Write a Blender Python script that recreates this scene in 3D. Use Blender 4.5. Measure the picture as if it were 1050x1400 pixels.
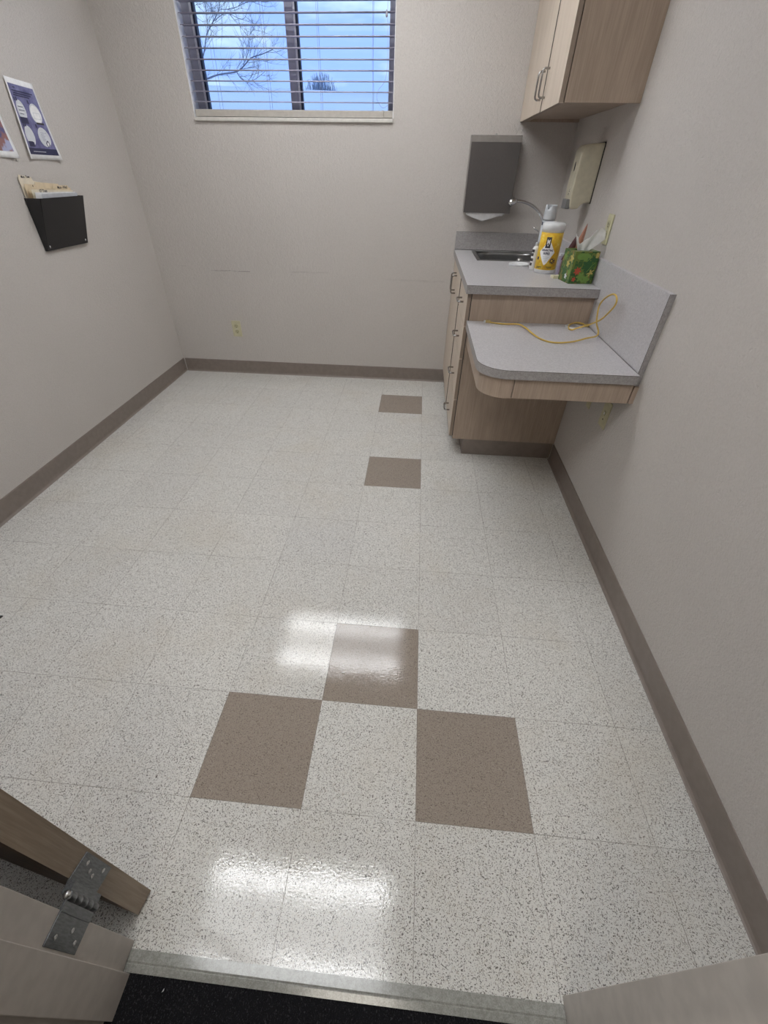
import bpy, bmesh, math, random
from mathutils import Vector, Matrix, Euler
random.seed(7)
PI = math.pi
SC = bpy.context.scene
COL = SC.collection
for _o in list(bpy.data.objects):
    bpy.data.objects.remove(_o)

# ---------------------------------------------------------------- room measures (metres)
T = .3048
XL, XR, YB, YF = -1.972, .762, 2.756, -.598
CH = 2.44
WX0, WX1, WZ0, WZ1 = -1.490, -.296, 1.540, 2.20      # window opening

# ---------------------------------------------------------------- camera
cam_d = bpy.data.cameras.new('camera')
cam = bpy.data.objects.new('camera', cam_d)
COL.objects.link(cam)
cam.location = (-.08749, -.67580, 1.31075)
cam.rotation_euler = (.875215, -.0131745, .0883005)
cam_d.sensor_fit = 'VERTICAL'
cam_d.sensor_height = 24
cam_d.lens = 583.298 / 1400 * 24
cam_d.shift_x = (525 - 514.576) / 1400
cam_d.shift_y = (718.493 - 700) / 1400
cam_d.clip_start = .01
cam_d.clip_end = 200
SC.camera = cam

# ---------------------------------------------------------------- exposure
SC.view_settings.view_transform = 'Standard'
SC.view_settings.look = 'None'
SC.view_settings.gamma = 1
SC.view_settings.use_curve_mapping = False
SC.view_settings.exposure = 0.02
LAMP_BRIGHT, LAMP_DIM, CORRIDOR_FILL = 16.5, 4.6, 9.0


# ---------------------------------------------------------------- node helper
class NT:
    def __init__(s, tree):
        s.t = tree

    def n(s, kind, **kw):
        nd = s.t.nodes.new(kind)
        for k, v in kw.items():
            if k.startswith('i_'):
                key = k[2:]
                key = int(key) if key.isdigit() else key.replace('_', ' ')
                s.set(nd.inputs[key], v)
            else:
                setattr(nd, k, v)
        return nd

    def set(s, sock, v):
        if isinstance(v, bpy.types.NodeSocket):
            s.t.links.new(v, sock)
        else:
            if hasattr(sock.default_value, '__len__') and not isinstance(v, (int, float)) and len(sock.default_value) == 4 and len(v) == 3:
                v = (*v, 1)
            sock.default_value = v

    def m(s, op, a, b=0, c=0, clamp=False):
        nd = s.n('ShaderNodeMath', operation=op, use_clamp=clamp)
        s.set(nd.inputs[0], a)
        s.set(nd.inputs[1], b)
        if op in ('MULTIPLY_ADD', 'SMOOTH_MIN', 'COMPARE', 'WRAP'):
            s.set(nd.inputs[2], c)
        return nd.outputs[0]

    def mix(s, f, a, b, blend='MIX'):
        nd = s.n('ShaderNodeMix', data_type='RGBA', blend_type=blend)
        s.set(nd.inputs[0], f)
        s.set(nd.inputs[6], a)
        s.set(nd.inputs[7], b)
        return nd.outputs[2]

    def ramp(s, x, lo, hi, a=0, b=1):
        nd = s.n('ShaderNodeMapRange', interpolation_type='SMOOTHSTEP')
        s.set(nd.inputs[0], x)
        for i, v in ((1, lo), (2, hi), (3, a), (4, b)):
            s.set(nd.inputs[i], v)
        return nd.outputs[0]

    def coords(s, scale=(1, 1, 1), rot=(0, 0, 0), loc=(0, 0, 0)):
        tc = s.n('ShaderNodeTexCoord')
        mp = s.n('ShaderNodeMapping')
        s.t.links.new(tc.outputs['Object'], mp.inputs[0])
        mp.inputs['Scale'].default_value = scale
        mp.inputs['Rotation'].default_value = rot
        mp.inputs['Location'].default_value = loc
        return mp.outputs[0]

    def noise(s, vec, scale, detail=2, rough=.5, out=0):
        nd = s.n('ShaderNodeTexNoise')
        s.set(nd.inputs['Vector'], vec)
        s.set(nd.inputs['Scale'], scale)
        nd.inputs['Detail'].default_value = detail
        nd.inputs['Roughness'].default_value = rough
        return nd.outputs[out]

    def bump(s, h, strength, dist):
        nd = s.n('ShaderNodeBump')
        s.set(nd.inputs['Height'], h)
        nd.inputs['Strength'].default_value = strength
        nd.inputs['Distance'].default_value = dist
        return nd.outputs[0]


def mat(name, col, rough=.5, metal=0, spec=.5, build=None, **extra):
    m = bpy.data.materials.new(name)
    m.use_nodes = True
    t = NT(m.node_tree)
    b = m.node_tree.nodes['Principled BSDF']
    b.inputs['Roughness'].default_value = rough
    b.inputs['Metallic'].default_value = metal
    b.inputs['Specular IOR Level'].default_value = spec
    for k, v in extra.items():
        b.inputs[k.replace('_', ' ')].default_value = v
    # a faint procedural mottling on every surface
    c = t.coords()
    if build:
        build(t, b, c)
    else:
        n = t.noise(c, 35, 3)
        k = t.ramp(n, .3, .7, .94, 1.05)
        cc = t.n('ShaderNodeCombineColor')
        for i in range(3):
            t.set(cc.inputs[i], t.m('MULTIPLY', k, col[i]))
        t.set(b.inputs['Base Color'], cc.outputs[0])
    return m


def emission(name, col, strength):
    m = bpy.data.materials.new(name)
    m.use_nodes = True
    t = NT(m.node_tree)
    m.node_tree.nodes.remove(m.node_tree.nodes['Principled BSDF'])
    c = t.coords()
    n = t.noise(c, 90, 2)
    e = t.n('ShaderNodeEmission')
    t.set(e.inputs[0], col)
    t.set(e.inputs[1], t.ramp(n, .3, .7, strength * .96, strength * 1.04))
    m.node_tree.links.new(e.outputs[0], m.node_tree.nodes['Material Output'].inputs[0])
    return m


# ---------------------------------------------------------------- sky
W = bpy.data.worlds.new('sky')
SC.world = W
W.use_nodes = True
wt = NT(W.node_tree)
bg = W.node_tree.nodes['Background']
tc = wt.n('ShaderNodeTexCoord')
mp = wt.n('ShaderNodeMapping')
W.node_tree.links.new(tc.outputs['Generated'], mp.inputs[0])
mp.inputs['Scale'].default_value = (1, 1, 3.2)
cl = wt.noise(mp.outputs[0], 6.5, 4, .55)
f = wt.ramp(cl, .46, .68)
wt.set(bg.inputs[0], wt.mix(f, (.33, .53, 1.05), (.60, .80, .98)))
bg.inputs[1].default_value = 1.28


# ---------------------------------------------------------------- materials
def wall_build(mark=False, albedo=(.575, .54, .51)):
    def fn(t, b, c):
        n1 = t.noise(c, 170, 3, .55)
        n2 = t.noise(c, 60, 2, .5)
        big = t.noise(c, 1.6, 3)
        base = t.mix(t.ramp(big, .3, .7), tuple(a * .975 for a in albedo), tuple(min(1, a * 1.02) for a in albedo))
        base = t.mix(t.ramp(n1, .35, .7, 0, .16), base, (.40, .365, .34))
        if mark:
            sx = t.n('ShaderNodeSeparateXYZ')
            t.set(sx.inputs[0], c)
            x, z = sx.outputs[0], sx.outputs[2]
            wob = t.m('MULTIPLY', t.m('SUBTRACT', t.noise(c, 9, 2), .5), .02)
            zz = t.m('ADD', z, wob)
            for (x0, x1, z0, w, k) in ((-1.62, -1.29, .7335, .0028, .55), (-1.05, -.72, .742, .006, .14), (-1.86, -1.75, .76, .005, .12), (-.35, .1, .71, .008, .1)):
                inz = t.ramp(t.m('ABSOLUTE', t.m('SUBTRACT', zz, z0)), w * .4, w, 1, 0)
                inx = t.m('MULTIPLY', t.ramp(x, x0, x0 + .09), t.ramp(x, x1 - .01, x1, 1, 0))
                brk = t.ramp(t.noise(c, 30, 2), .35, .6, .35, 1)
                base = t.mix(t.m('MULTIPLY', t.m('MULTIPLY', inz, inx), t.m('MULTIPLY', brk, k)), base, (.12, .10, .10))
        t.set(b.inputs['Base Color'], base)
        t.set(b.inputs['Normal'], t.bump(t.m('ADD', n1, t.m('MULTIPLY', n2, .8)), .6, .005))
    return fn


M = {}
M['wall'] = mat('orange_peel_wall_paint', None, .62, build=wall_build())
M['wall_back'] = mat('orange_peel_wall_paint_marked', None, .62, build=wall_build(True))
M['reveal'] = mat('skylit_reveal_paint', (.88, .88, .90), .5)  # skylight on the reveal is painted in as a paler white


def floor_build(t, b, c):
    s = t.n('ShaderNodeSeparateXYZ')
    t.set(s.inputs[0], c)
    x = t.m('DIVIDE', s.outputs[0], T)
    y = t.m('DIVIDE', s.outputs[1], T)
    ix, iy = t.m('FLOOR', x), t.m('FLOOR', y)
    fx, fy = t.m('FRACT', x), t.m('FRACT', y)
    cell = t.n('ShaderNodeCombineXYZ')
    t.set(cell.inputs[0], ix)
    t.set(cell.inputs[1], iy)
    wn = t.n('ShaderNodeTexWhiteNoise', noise_dimensions='2D')
    t.set(wn.inputs[0], cell.outputs[0])
    rnd = wn.outputs[0]
    # brown tiles
    brown = None
    for (cx, cy) in ((-2, -1), (0, -1), (-1, 0), (-1, 4), (-1, 7)):
        e = t.m('MULTIPLY', t.m('COMPARE', ix, cx, .1), t.m('COMPARE', iy, cy, .1))
        brown = e if brown is None else t.m('MAXIMUM', brown, e)
    # quarter-turned chips with a per-tile offset
    par = t.m('MODULO', t.m('ADD', t.m('ADD', ix, iy), 40), 2)
    warp = t.noise(c, 22, 2, .5, out=1)
    vm = t.n('ShaderNodeVectorMath', operation='MULTIPLY_ADD')
    t.set(vm.inputs[0], warp)
    vm.inputs[1].default_value = (.022, .022, 0)
    t.set(vm.inputs[2], c)
    s2 = t.n('ShaderNodeSeparateXYZ')
    t.set(s2.inputs[0], vm.outputs[0])
    ux = t.m('ADD', t.m('MULTIPLY', par, s2.outputs[0]), t.m('MULTIPLY', t.m('SUBTRACT', 1, par), s2.outputs[1]))
    uy = t.m('ADD', t.m('MULTIPLY', par, s2.outputs[1]), t.m('MULTIPLY', t.m('SUBTRACT', 1, par), s2.outputs[0]))

    def chips(sx, sy, lo, hi, off):
        cv = t.n('ShaderNodeCombineXYZ')
        t.set(cv.inputs[0], t.m('ADD', t.m('MULTIPLY', ux, sx), t.m('MULTIPLY', rnd, 613)))
        t.set(cv.inputs[1], t.m('MULTIPLY', uy, sy))
        t.set(cv.inputs[2], off + .37)
        return t.ramp(t.noise(cv.outputs[0], 1, 1, .5), lo, hi)
    dark = chips(440, 290, .615, .65, 0)
    dark2 = chips(310, 560, .622, .657, 11)
    tan = chips(210, 130, .62, .70, 23)
    light = chips(240, 160, .60, .68, 41)
    grain = t.noise(c, 420, 2)
    stain = t.ramp(t.noise(c, 2.3, 4, .6), .45, .75, 0, .30)
    tone = t.ramp(rnd, 0, 1, -.0, 1)
    white = t.mix(tone, (.69, .68, .65), (.725, .715, .68))
    white = t.mix(t.m('MULTIPLY', tan, .45), white, (.48, .43, .37))
    white = t.mix(t.m('MULTIPLY', light, .5), white, (.76, .75, .71))
    white = t.mix(t.m('MULTIPLY', dark, .92), white, (.10, .09, .085))
    white = t.mix(t.m('MULTIPLY', dark2, .85), white, (.13, .115, .105))
    white = t.mix(stain, white, (.56, .50, .40))
    br = t.mix(t.ramp(grain, .3, .7), (.30, .25, .21), (.345, .295, .25))
    br = t.mix(t.m('MULTIPLY', dark2, .75), br, (.09, .07, .06))
    br = t.mix(t.m('MULTIPLY', dark, .4), br, (.11, .09, .07))
    br = t.mix(t.m('MULTIPLY', chips(170, 260, .70, .74, 71), .5), br, (.50, .44, .38))
    base = t.mix(brown, white, br)
    # joints
    jx = t.m('ABSOLUTE', t.m('SUBTRACT', fx, .5))
    jy = t.m('ABSOLUTE', t.m('SUBTRACT', fy, .5))
    j = t.ramp(t.m('MAXIMUM', jx, jy), .4968, .4988)
    jk = t.ramp(t.noise(c, 7, 3), .35, .62, .35, .85)
    base = t.mix(t.m('MULTIPLY', j, jk), base, (.16, .14, .12))
    # short brown scuffs that run lengthways
    cv = t.n('ShaderNodeCombineXYZ')
    t.set(cv.inputs[0], t.m('MULTIPLY', s.outputs[0], 55))
    t.set(cv.inputs[1], t.m('MULTIPLY', s.outputs[1], 9))
    sc = t.ramp(t.noise(cv.outputs[0], 1, 3, .6), .73, .78, 0, .5)
    base = t.mix(sc, base, (.33, .27, .20))
    t.set(b.inputs['Base Color'], base)
    rr = t.ramp(t.noise(c, 5, 4, .6), .3, .7, .035, .065)
    t.set(b.inputs['Roughness'], rr)
    peel = t.noise(c, 175, 2, .5)
    peel2 = t.noise(c, 14, 2, .5)
    h = t.m('ADD', t.m('MULTIPLY', peel, .00017), t.m('MULTIPLY', peel2, .00035))
    h = t.m('SUBTRACT', h, t.m('MULTIPLY', j, .0002))
    t.set(b.inputs['Normal'], t.bump(h, 1, 1))


M['floor'] = mat('speckled_vinyl_tiles', None, .13, spec=.5, build=floor_build)


def carpet_build(t, b, c):
    n = t.noise(c, 430, 2, .6)
    v = t.n('ShaderNodeTexVoronoi')
    t.set(v.inputs['Vector'], t.coords((1, .45, 1)))
    v.inputs['Scale'].default_value = 330
    f = t.ramp(t.m('SUBTRACT', n, t.m('MULTIPLY', v.outputs[0], .3)), .35, .62)
    t.set(b.inputs['Base Color'], t.mix(f, (.010, .010, .012), (.075, .075, .082)))
    t.set(b.inputs['Normal'], t.bump(f, .9, .004))


M['carpet'] = mat('black_loop_carpet', None, .95, spec=.1, build=carpet_build)
M['base'] = mat('taupe_rubber_baseboard', (.235, .196, .172), .42)


def ceil_build(t, b, c):
    s = t.n('ShaderNodeSeparateXYZ')
    t.set(s.inputs[0], c)
    fx = t.m('ABSOLUTE', t.m('SUBTRACT', t.m('FRACT', t.m('DIVIDE', t.m('ADD', s.outputs[0], .605 + 6.1), .61)), .5))
    fy = t.m('ABSOLUTE', t.m('SUBTRACT', t.m('FRACT', t.m('DIVIDE', t.m('ADD', s.outputs[1], 6.1), .61)), .5))
    g = t.ramp(t.m('MAXIMUM', fx, fy), .478, .482)
    n = t.noise(c, 120, 3, .7)
    a = t.mix(t.ramp(n, .55, .62), (.80, .79, .76), (.52, .51, .49))
    t.set(b.inputs['Base Color'], t.mix(g, a, (.85, .85, .83)))


M['ceiling'] = mat('acoustic_ceiling_tiles', None, .8, build=ceil_build)


def wood_build(ca, cb, axis='z', k=1.0):
    def fn(t, b, c):
        sc = {'z': (1, 1, .035), 'y': (1, .035, 1), 'x': (.035, 1, 1)}[axis]
        cc = t.coords(sc)
        n = t.noise(cc, 210, 3, .6)
        n2 = t.noise(t.coords({'z': (1, 1, .22), 'y': (1, .22, 1), 'x': (.22, 1, 1)}[axis]), 16, 3, .6)
        f = t.m('ADD', t.m('MULTIPLY', n, .55), t.m('MULTIPLY', n2, .45))
        base = t.mix(t.ramp(f, .36, .64), ca, cb)
        t.set(b.inputs['Base Color'], base)
        t.set(b.inputs['Normal'], t.bump(n, .08, .002))
    return fn


M['wood'] = mat('pale_maple_laminate', None, .42, build=wood_build((.37, .288, .222), (.455, .36, .285)))
M['wood_front_lit'] = mat('maple_laminate_front_lit', None, .40, build=wood_build((.55, .46, .37), (.64, .545, .45)))  # window light on door and drawer fronts painted in as a paler tone
M['wood_edge'] = mat('laminate_edge_band', None, .45, build=wood_build((.27, .21, .165), (.33, .26, .205)))
M['door_wood'] = mat('stained_oak_door_edge', None, .5, build=wood_build((.27, .205, .145), (.38, .30, .22)))
M['door_face'] = mat('stained_oak_door_face', None, .4, build=wood_build((.17, .10, .06), (.27, .17, .10)))


def lam_build(a, b2):
    def fn(t, b, c):
        n = t.noise(c, 420, 3, .7)
        n2 = t.noise(c, 130, 2, .6)
        f = t.m('ADD', t.m('MULTIPLY', n, .6), t.m('MULTIPLY', n2, .4))
        t.set(b.inputs['Base Color'], t.mix(t.ramp(f, .38, .62), a, b2))
    return fn


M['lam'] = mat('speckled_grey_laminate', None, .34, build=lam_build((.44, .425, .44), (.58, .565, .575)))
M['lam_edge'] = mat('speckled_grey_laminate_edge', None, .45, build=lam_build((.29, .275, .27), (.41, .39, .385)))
M['seam_gap_shade'] = mat('dark_seam_and_gap_shade', (.035, .03, .028), .6)  # dark laminate seams, and painted shade for the cabinet and desk gaps
M['chrome'] = mat('chrome', (.82, .82, .84), .12, 1)
M['nickel'] = mat('brushed_nickel', (.55, .54, .53), .3, 1)
M['pull_metal'] = mat('satin_pull_metal', (.36, .355, .35), .2, 1)


def steel_build(ca, cb, axis=(1, 1, 30)):
    def fn(t, b, c):
        n = t.noise(t.coords(axis), 60, 2, .5)
        t.set(b.inputs['Base Color'], t.mix(t.ramp(n, .3, .7), ca, cb))
        t.set(b.inputs['Roughness'], t.ramp(n, .3, .7, .28, .40))
    return fn


M['steel'] = mat('brushed_stainless_steel', None, .35, 1, build=steel_build((.30, .30, .30), (.38, .38, .38)))
M['steel_face'] = mat('brushed_dispenser_steel', None, .38, .85, build=steel_build((.155, .145, .145), (.185, .175, .17), (30, 1, 1)))
M['steel_lip'] = mat('dispenser_lip_steel', (.36, .34, .32), .4, .7)
M['hinge'] = mat('worn_hinge_steel', None, .45, .8, build=steel_build((.11, .115, .12), (.19, .195, .20), (6, 6, 1)))
M['frame_paint'] = mat('taupe_door_frame_paint', (.56, .515, .47), .45)
M['strip'] = mat('worn_vinyl_reducer_strip', None, .16, .0, .6, build=lam_build((.25, .25, .23), (.36, .36, .335)))
M['ivory'] = mat('ivory_plastic', (.57, .54, .36), .4)
M['ivory_dark'] = mat('almond_plastic', (.47, .44, .28), .4)
M['beige'] = mat('beige_dispenser_plastic', (.56, .52, .40), .42)
M['slot'] = mat('dark_slot', (.03, .028, .025), .6)
M['grey_plastic'] = mat('grey_plastic', (.20, .20, .20), .35)
M['black_plastic'] = mat('smoky_black_plastic', (.010, .010, .012), .16, spec=.55)
M['paper'] = mat('white_paper', (.86, .86, .87), .7)
M['paper2'] = mat('pale_grey_paper', (.66, .68, .72), .7)
M['manila'] = mat('manila_card', (.72, .60, .42), .7)
M['manila_pale'] = mat('pale_manila_card', (.76, .69, .56), .7)
M['ink'] = mat('dark_ink', (.05, .045, .05), .6)
M['navy'] = mat('navy_print', (.030, .032, .085), .45)
M['white_plastic'] = mat('white_plastic', (.76, .77, .78), .35)
M['can_white'] = mat('pale_grey_cap_plastic', (.55, .57, .60), .35)
M['can_body'] = mat('pale_blue_can_label', (.58, .61, .66), .3)
M['tissue'] = mat('soft_white_tissue', (.90, .90, .90), .8)
M['cord'] = mat('yellow_cable_jacket', (.62, .42, .085), .4)
M['plug'] = mat('tan_cable_plug', (.50, .38, .16), .4)
M['vinyl'] = mat('grey_lavender_window_vinyl', (.42, .42, .50), .5)
M['vinyl_white'] = mat('white_glazing_bead', (.82, .82, .85), .4)
M['gasket'] = mat('black_gasket', (.03, .03, .06), .5)
M['slat'] = mat('backlit_blind_slat', (.44, .42, .53), .45)  # white slats; backlit shade and lavender cast are painted into the colour
M['rail'] = mat('cream_blind_rail', (.47, .44, .40), .45)
M['sill'] = mat('cream_sill_paint', (.62, .60, .56), .45)
M['string'] = mat('blind_cord_string', (.34, .36, .46), .7)
M['bark'] = mat('grey_bark', (.26, .27, .34), .9)
M['bush'] = mat('hazy_twigs', (.34, .40, .50), .9)  # bluish distance haze painted into the twig colour
M['roof'] = mat('pale_metal_roof', (.86, .88, .90), .5)
M['ridge'] = mat('white_ridge_cap', (.95, .95, .95), .5)
M['stucco'] = mat('pale_stucco', (.55, .52, .48), .8)
M['ground'] = mat('gravel_ground', (.35, .33, .30), .9)
M['maroon'] = mat('maroon_wrapper', (.085, .022, .028), .35)
M['tan_wrap'] = mat('tan_wrapper', (.42, .20, .14), .4)
M['clear_purple'] = mat('lavender_plastic_film', (.42, .39, .50), .25)
M['cream_card'] = mat('cream_card', (.72, .68, .48), .6)
M['red_print'] = mat('coral_red_print', (.50, .085, .04), .45)
M['leaf_print'] = mat('light_green_leaf_print', (.17, .31, .06), .45)
M['leaf_dark'] = mat('deep_green_leaf_print', (.035, .12, .035), .45)
M['yellow_print'] = mat('ochre_print', (.50, .42, .12), .45)
M['lens_bright'] = emission('fluorescent_lens', (.97, .985, 1), LAMP_BRIGHT)
M['lens_dim'] = emission('fluorescent_lens_centre', (.97, .985, 1), LAMP_DIM)
M['corridor_fill_panel'] = emission('corridor_fill_panel', (1, .93, .82), CORRIDOR_FILL)
M['white_metal'] = mat('white_fixture_enamel', (.80, .80, .78), .4)

g = bpy.data.materials.new('window_glass')
g.use_nodes = True
gt = NT(g.node_tree)
g.node_tree.nodes.remove(g.node_tree.nodes['Principled BSDF'])
gl = gt.n('ShaderNodeBsdfGlossy')
gl.inputs['Roughness'].default_value = .02
tr = gt.n('ShaderNodeBsdfTransparent')
gt.set(tr.inputs[0], gt.mix(gt.ramp(gt.noise(gt.coords(), 3, 2), .3, .7), (.96, .98, 1.0), (.98, .99, 1.0)))
fr = gt.n('ShaderNodeFresnel')
fr.inputs[0].default_value = 1.45
mx = gt.n('ShaderNodeMixShader')
gt.set(mx.inputs[0], gt.m('MULTIPLY', fr.outputs[0], .3))
g.node_tree.links.new(tr.outputs[0], mx.inputs[1])
g.node_tree.links.new(gl.outputs[0], mx.inputs[2])
g.node_tree.links.new(mx.outputs[0], g.node_tree.nodes['Material Output'].inputs[0])
M['glass'] = g


def tissue_box_build(t, b, c):
    v = t.n('ShaderNodeTexVoronoi')
    t.set(v.inputs['Vector'], t.coords((1, 1, .6), (0, .6, .4)))
    v.inputs['Scale'].default_value = 62
    w = t.noise(t.coords((1, 1, 3), (.5, .7, 0)), 55, 3, .6)
    sp = t.n('ShaderNodeSeparateColor')
    t.set(sp.inputs[0], v.outputs['Color'])
    base = t.mix(t.ramp(w, .42, .56), (.030, .115, .028), (.13, .27, .035))
    base = t.mix(t.ramp(sp.outputs[0], .60, .68), base, (.30, .38, .06))
    base = t.mix(t.ramp(sp.outputs[1], .86, .90), base, (.46, .33, .08))
    base = t.mix(t.ramp(v.outputs[0], .0085, .0115, 0, .55), base, (.018, .06, .022))
    t.set(b.inputs['Base Color'], base)


M['tissue_box'] = mat('jungle_leaf_print', None, .4, build=tissue_box_build)


def wipes_build(t, b, c):
    n = t.noise(c, 38, 3, .6)
    n2 = t.noise(c, 75, 2, .6)
    base = t.mix(t.ramp(n, .38, .62), (.72, .40, .018), (.80, .55, .04))
    base = t.mix(t.ramp(n2, .60, .66, 0, .6), base, (.86, .66, .18))
    t.set(b.inputs['Base Color'], base)


M['wipes'] = mat('yellow_wipes_label', None, .33, build=wipes_build)


def poster_build(t, b, c):
    n = t.noise(c, 22, 3, .6)
    t.set(b.inputs['Base Color'], t.mix(t.ramp(n, .3, .7), (.105, .10, .23), (.22, .22, .40)))


M['poster'] = mat('violet_blue_print', None, .38, build=poster_build)


def poster2_build(t, b, c):
    n = t.noise(c, 16, 3, .6)
    a = t.mix(t.ramp(n, .40, .5), (.10, .10, .24), (.30, .15, .14))
    t.set(b.inputs['Base Color'], t.mix(t.ramp(n, .55, .62), a, (.40, .42, .60)))


M['poster2'] = mat('violet_photo_print', None, .38, build=poster2_build)


# ---------------------------------------------------------------- mesh builder
class MB:
    def __init__(s):
        s.bm = bmesh.new()
        s.mats = []

    def mi(s, m):
        if m not in s.mats:
            s.mats.append(m)
        return s.mats.index(m)

    def _fin(s, before, m, smooth=False):
        k = s.mi(m)
        for f in s.bm.faces:
            if f not in before:
                f.material_index = k
                f.smooth = smooth

    def box(s, lo, hi, m, bev=0, seg=2, mtx=None):
        before = set(s.bm.faces)
        r = bmesh.ops.create_cube(s.bm, size=1)
        vs = r['verts']
        c = [(a + b) / 2 for a, b in zip(lo, hi)]
        d = [abs(b - a) for a, b in zip(lo, hi)]
        for v in vs:
            v.co = Vector([c[i] + v.co[i] * d[i] for i in range(3)])
        if mtx is not None:
            for v in vs:
                v.co = mtx @ v.co
        if bev:
            es = list({e for v in vs for e in v.link_edges})
            bmesh.ops.bevel(s.bm, geom=es, offset=bev, segments=seg, profile=.5, affect='EDGES')
        s._fin(before, m)
        return s

    def prism(s, pts, lo, hi, m, axis='z', bev=0, smooth=False):
        """polygon pts (2D) extruded along axis from lo to hi"""
        before = set(s.bm.faces)

        def P(a, b, h):
            return {'z': (a, b, h), 'y': (a, h, b), 'x': (h, a, b)}[axis]
        v0 = [s.bm.verts.new(P(a, b, lo)) for a, b in pts]
        v1 = [s.bm.verts.new(P(a, b, hi)) for a, b in pts]
        n = len(pts)
        fs = [s.bm.faces.new(v0), s.bm.faces.new(v1)]
        for i in range(n):
            fs.append(s.bm.faces.new((v0[i], v0[(i + 1) % n], v1[(i + 1) % n], v1[i])))
        bmesh.ops.recalc_face_normals(s.bm, faces=fs)
        if bev:
            es = list({e for v in v0 + v1 for e in v.link_edges})
            bmesh.ops.bevel(s.bm, geom=es, offset=bev, segments=2, profile=.5, affect='EDGES')
        s._fin(before, m, smooth)
        return s

    def lathe(s, prof, ctr, m, n=32, axis='z', cap=True):
        """prof: list of (radius, height)"""
        before = set(s.bm.faces)
        c = Vector(ctr)
        rings = []
        for (r, h) in prof:
            ring = []
            for i in range(n):
                a = 2 * PI * i / n
                p = {'z': (r * math.cos(a), r * math.sin(a), h), 'y': (r * math.cos(a), h, r * math.sin(a)), 'x': (h, r * math.cos(a), r * math.sin(a))}[axis]
                ring.append(s.bm.verts.new(c + Vector(p)))
            rings.append(ring)
        fs = []
        for a, b in zip(rings, rings[1:]):
            for i in range(n):
                fs.append(s.bm.faces.new((a[i], a[(i + 1) % n], b[(i + 1) % n], b[i])))
        if cap:
            for rg, (r, h) in ((rings[0], prof[0]), (rings[-1], prof[-1])):
                if r > 1e-5:
                    fs.append(s.bm.faces.new(rg))
        bmesh.ops.recalc_face_normals(s.bm, faces=fs)
        s._fin(before, m, True)
        return s

    def tube(s, pts, r, m, n=8, smoothn=0, closed=False):
        before = set(s.bm.faces)
        pts = [Vector(p) for p in pts]
        if smoothn:
            pts = catmull(pts, smoothn)
        rs = r if isinstance(r, (list, tuple)) else [r] * len(pts)
        if len(rs) != len(pts):
            rs = [rs[0] + (rs[-1] - rs[0]) * i / (len(pts) - 1) for i in range(len(pts))]
        up = None
        rings = []
        for i, p in enumerate(pts):
            d = (pts[min(i + 1, len(pts) - 1)] - pts[max(i - 1, 0)])
            d = d.normalized() if d.length > 1e-9 else Vector((0, 0, 1))
            if up is None:
                up = d.orthogonal().normalized()
            up = (up - d * up.dot(d))
            up = up.normalized() if up.length > 1e-6 else d.orthogonal().normalized()
            sd = d.cross(up)
            rings.append([s.bm.verts.new(p + (up * math.cos(2 * PI * k / n) + sd * math.sin(2 * PI * k / n)) * rs[i]) for k in range(n)])
        fs = []
        for a, b in zip(rings, rings[1:]):
            for i in range(n):
                fs.append(s.bm.faces.new((a[i], a[(i + 1) % n], b[(i + 1) % n], b[i])))
        fs.append(s.bm.faces.new(rings[0][::-1]))
        fs.append(s.bm.faces.new(rings[-1]))
        bmesh.ops.recalc_face_normals(s.bm, faces=fs)
        s._fin(before, m, True)
        return s

    def grid(s, fn, nu, nv, m, thick=0):
        before = set(s.bm.faces)
        vs = [[s.bm.verts.new(fn(i / nu, j / nv)) for j in range(nv + 1)] for i in range(nu + 1)]
        for i in range(nu):
            for j in range(nv):
                s.bm.faces.new((vs[i][j], vs[i + 1][j], vs[i + 1][j + 1], vs[i][j + 1]))
        fs = [f for f in s.bm.faces if f not in before]
        bmesh.ops.recalc_face_normals(s.bm, faces=fs)
        if thick:
            bmesh.ops.solidify(s.bm, geom=fs, thickness=thick)
        s._fin(before, m, True)
        return s

    def text(s, body, size, m, fn, bold=0, sx=1.0):
        """built-in font text; fn maps (x, y) on the text plane to 3D, (x,y,depth)"""
        cu = bpy.data.curves.new('t', 'FONT')
        cu.body = body
        cu.size = size
        cu.align_x = 'CENTER'
        cu.align_y = 'CENTER'
        cu.resolution_u = 3
        cu.offset = bold
        ob = bpy.data.objects.new('t', cu)
        COL.objects.link(ob)
        dg = bpy.context.evaluated_depsgraph_get()
        me = bpy.data.meshes.new_from_object(ob.evaluated_get(dg))
        bpy.data.objects.remove(ob)
        bpy.data.curves.remove(cu)
        before = set(s.bm.faces)
        vs = [s.bm.verts.new(fn(v.co.x * sx, v.co.y)) for v in me.vertices]
        for p in me.polygons:
            try:
                s.bm.faces.new([vs[i] for i in p.vertices])
            except ValueError:
                pass
        bpy.data.meshes.remove(me)
        s._fin(before, m)
        return s

    def poly(s, pts, m):
        before = set(s.bm.faces)
        s.bm.faces.new([s.bm.verts.new(p) for p in pts])
        s._fin(before, m)
        return s

    def xf(s, mtx):
        for v in s.bm.verts:
            v.co = mtx @ v.co
        return s

    def build(s, name, parent=None, origin='base'):
        me = bpy.data.meshes.new(name)
        ob = bpy.data.objects.new(name, me)
        COL.objects.link(ob)
        if parent is not None:
            off = WLOC[parent.name]
            loc = Vector((0, 0, 0))
        elif origin == 'base':
            cs = [v.co for v in s.bm.verts]
            off = Vector(((min(c.x for c in cs) + max(c.x for c in cs)) / 2, (min(c.y for c in cs) + max(c.y for c in cs)) / 2, min(c.z for c in cs)))
            loc = off
        else:
            off = Vector((0, 0, 0))
            loc = off
        for v in s.bm.verts:
            v.co -= off
        s.bm.to_mesh(me)
        s.bm.free()
        for m in s.mats:
            me.materials.append(M[m])
        ob.location = loc
        WLOC[ob.name] = off.copy()
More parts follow.
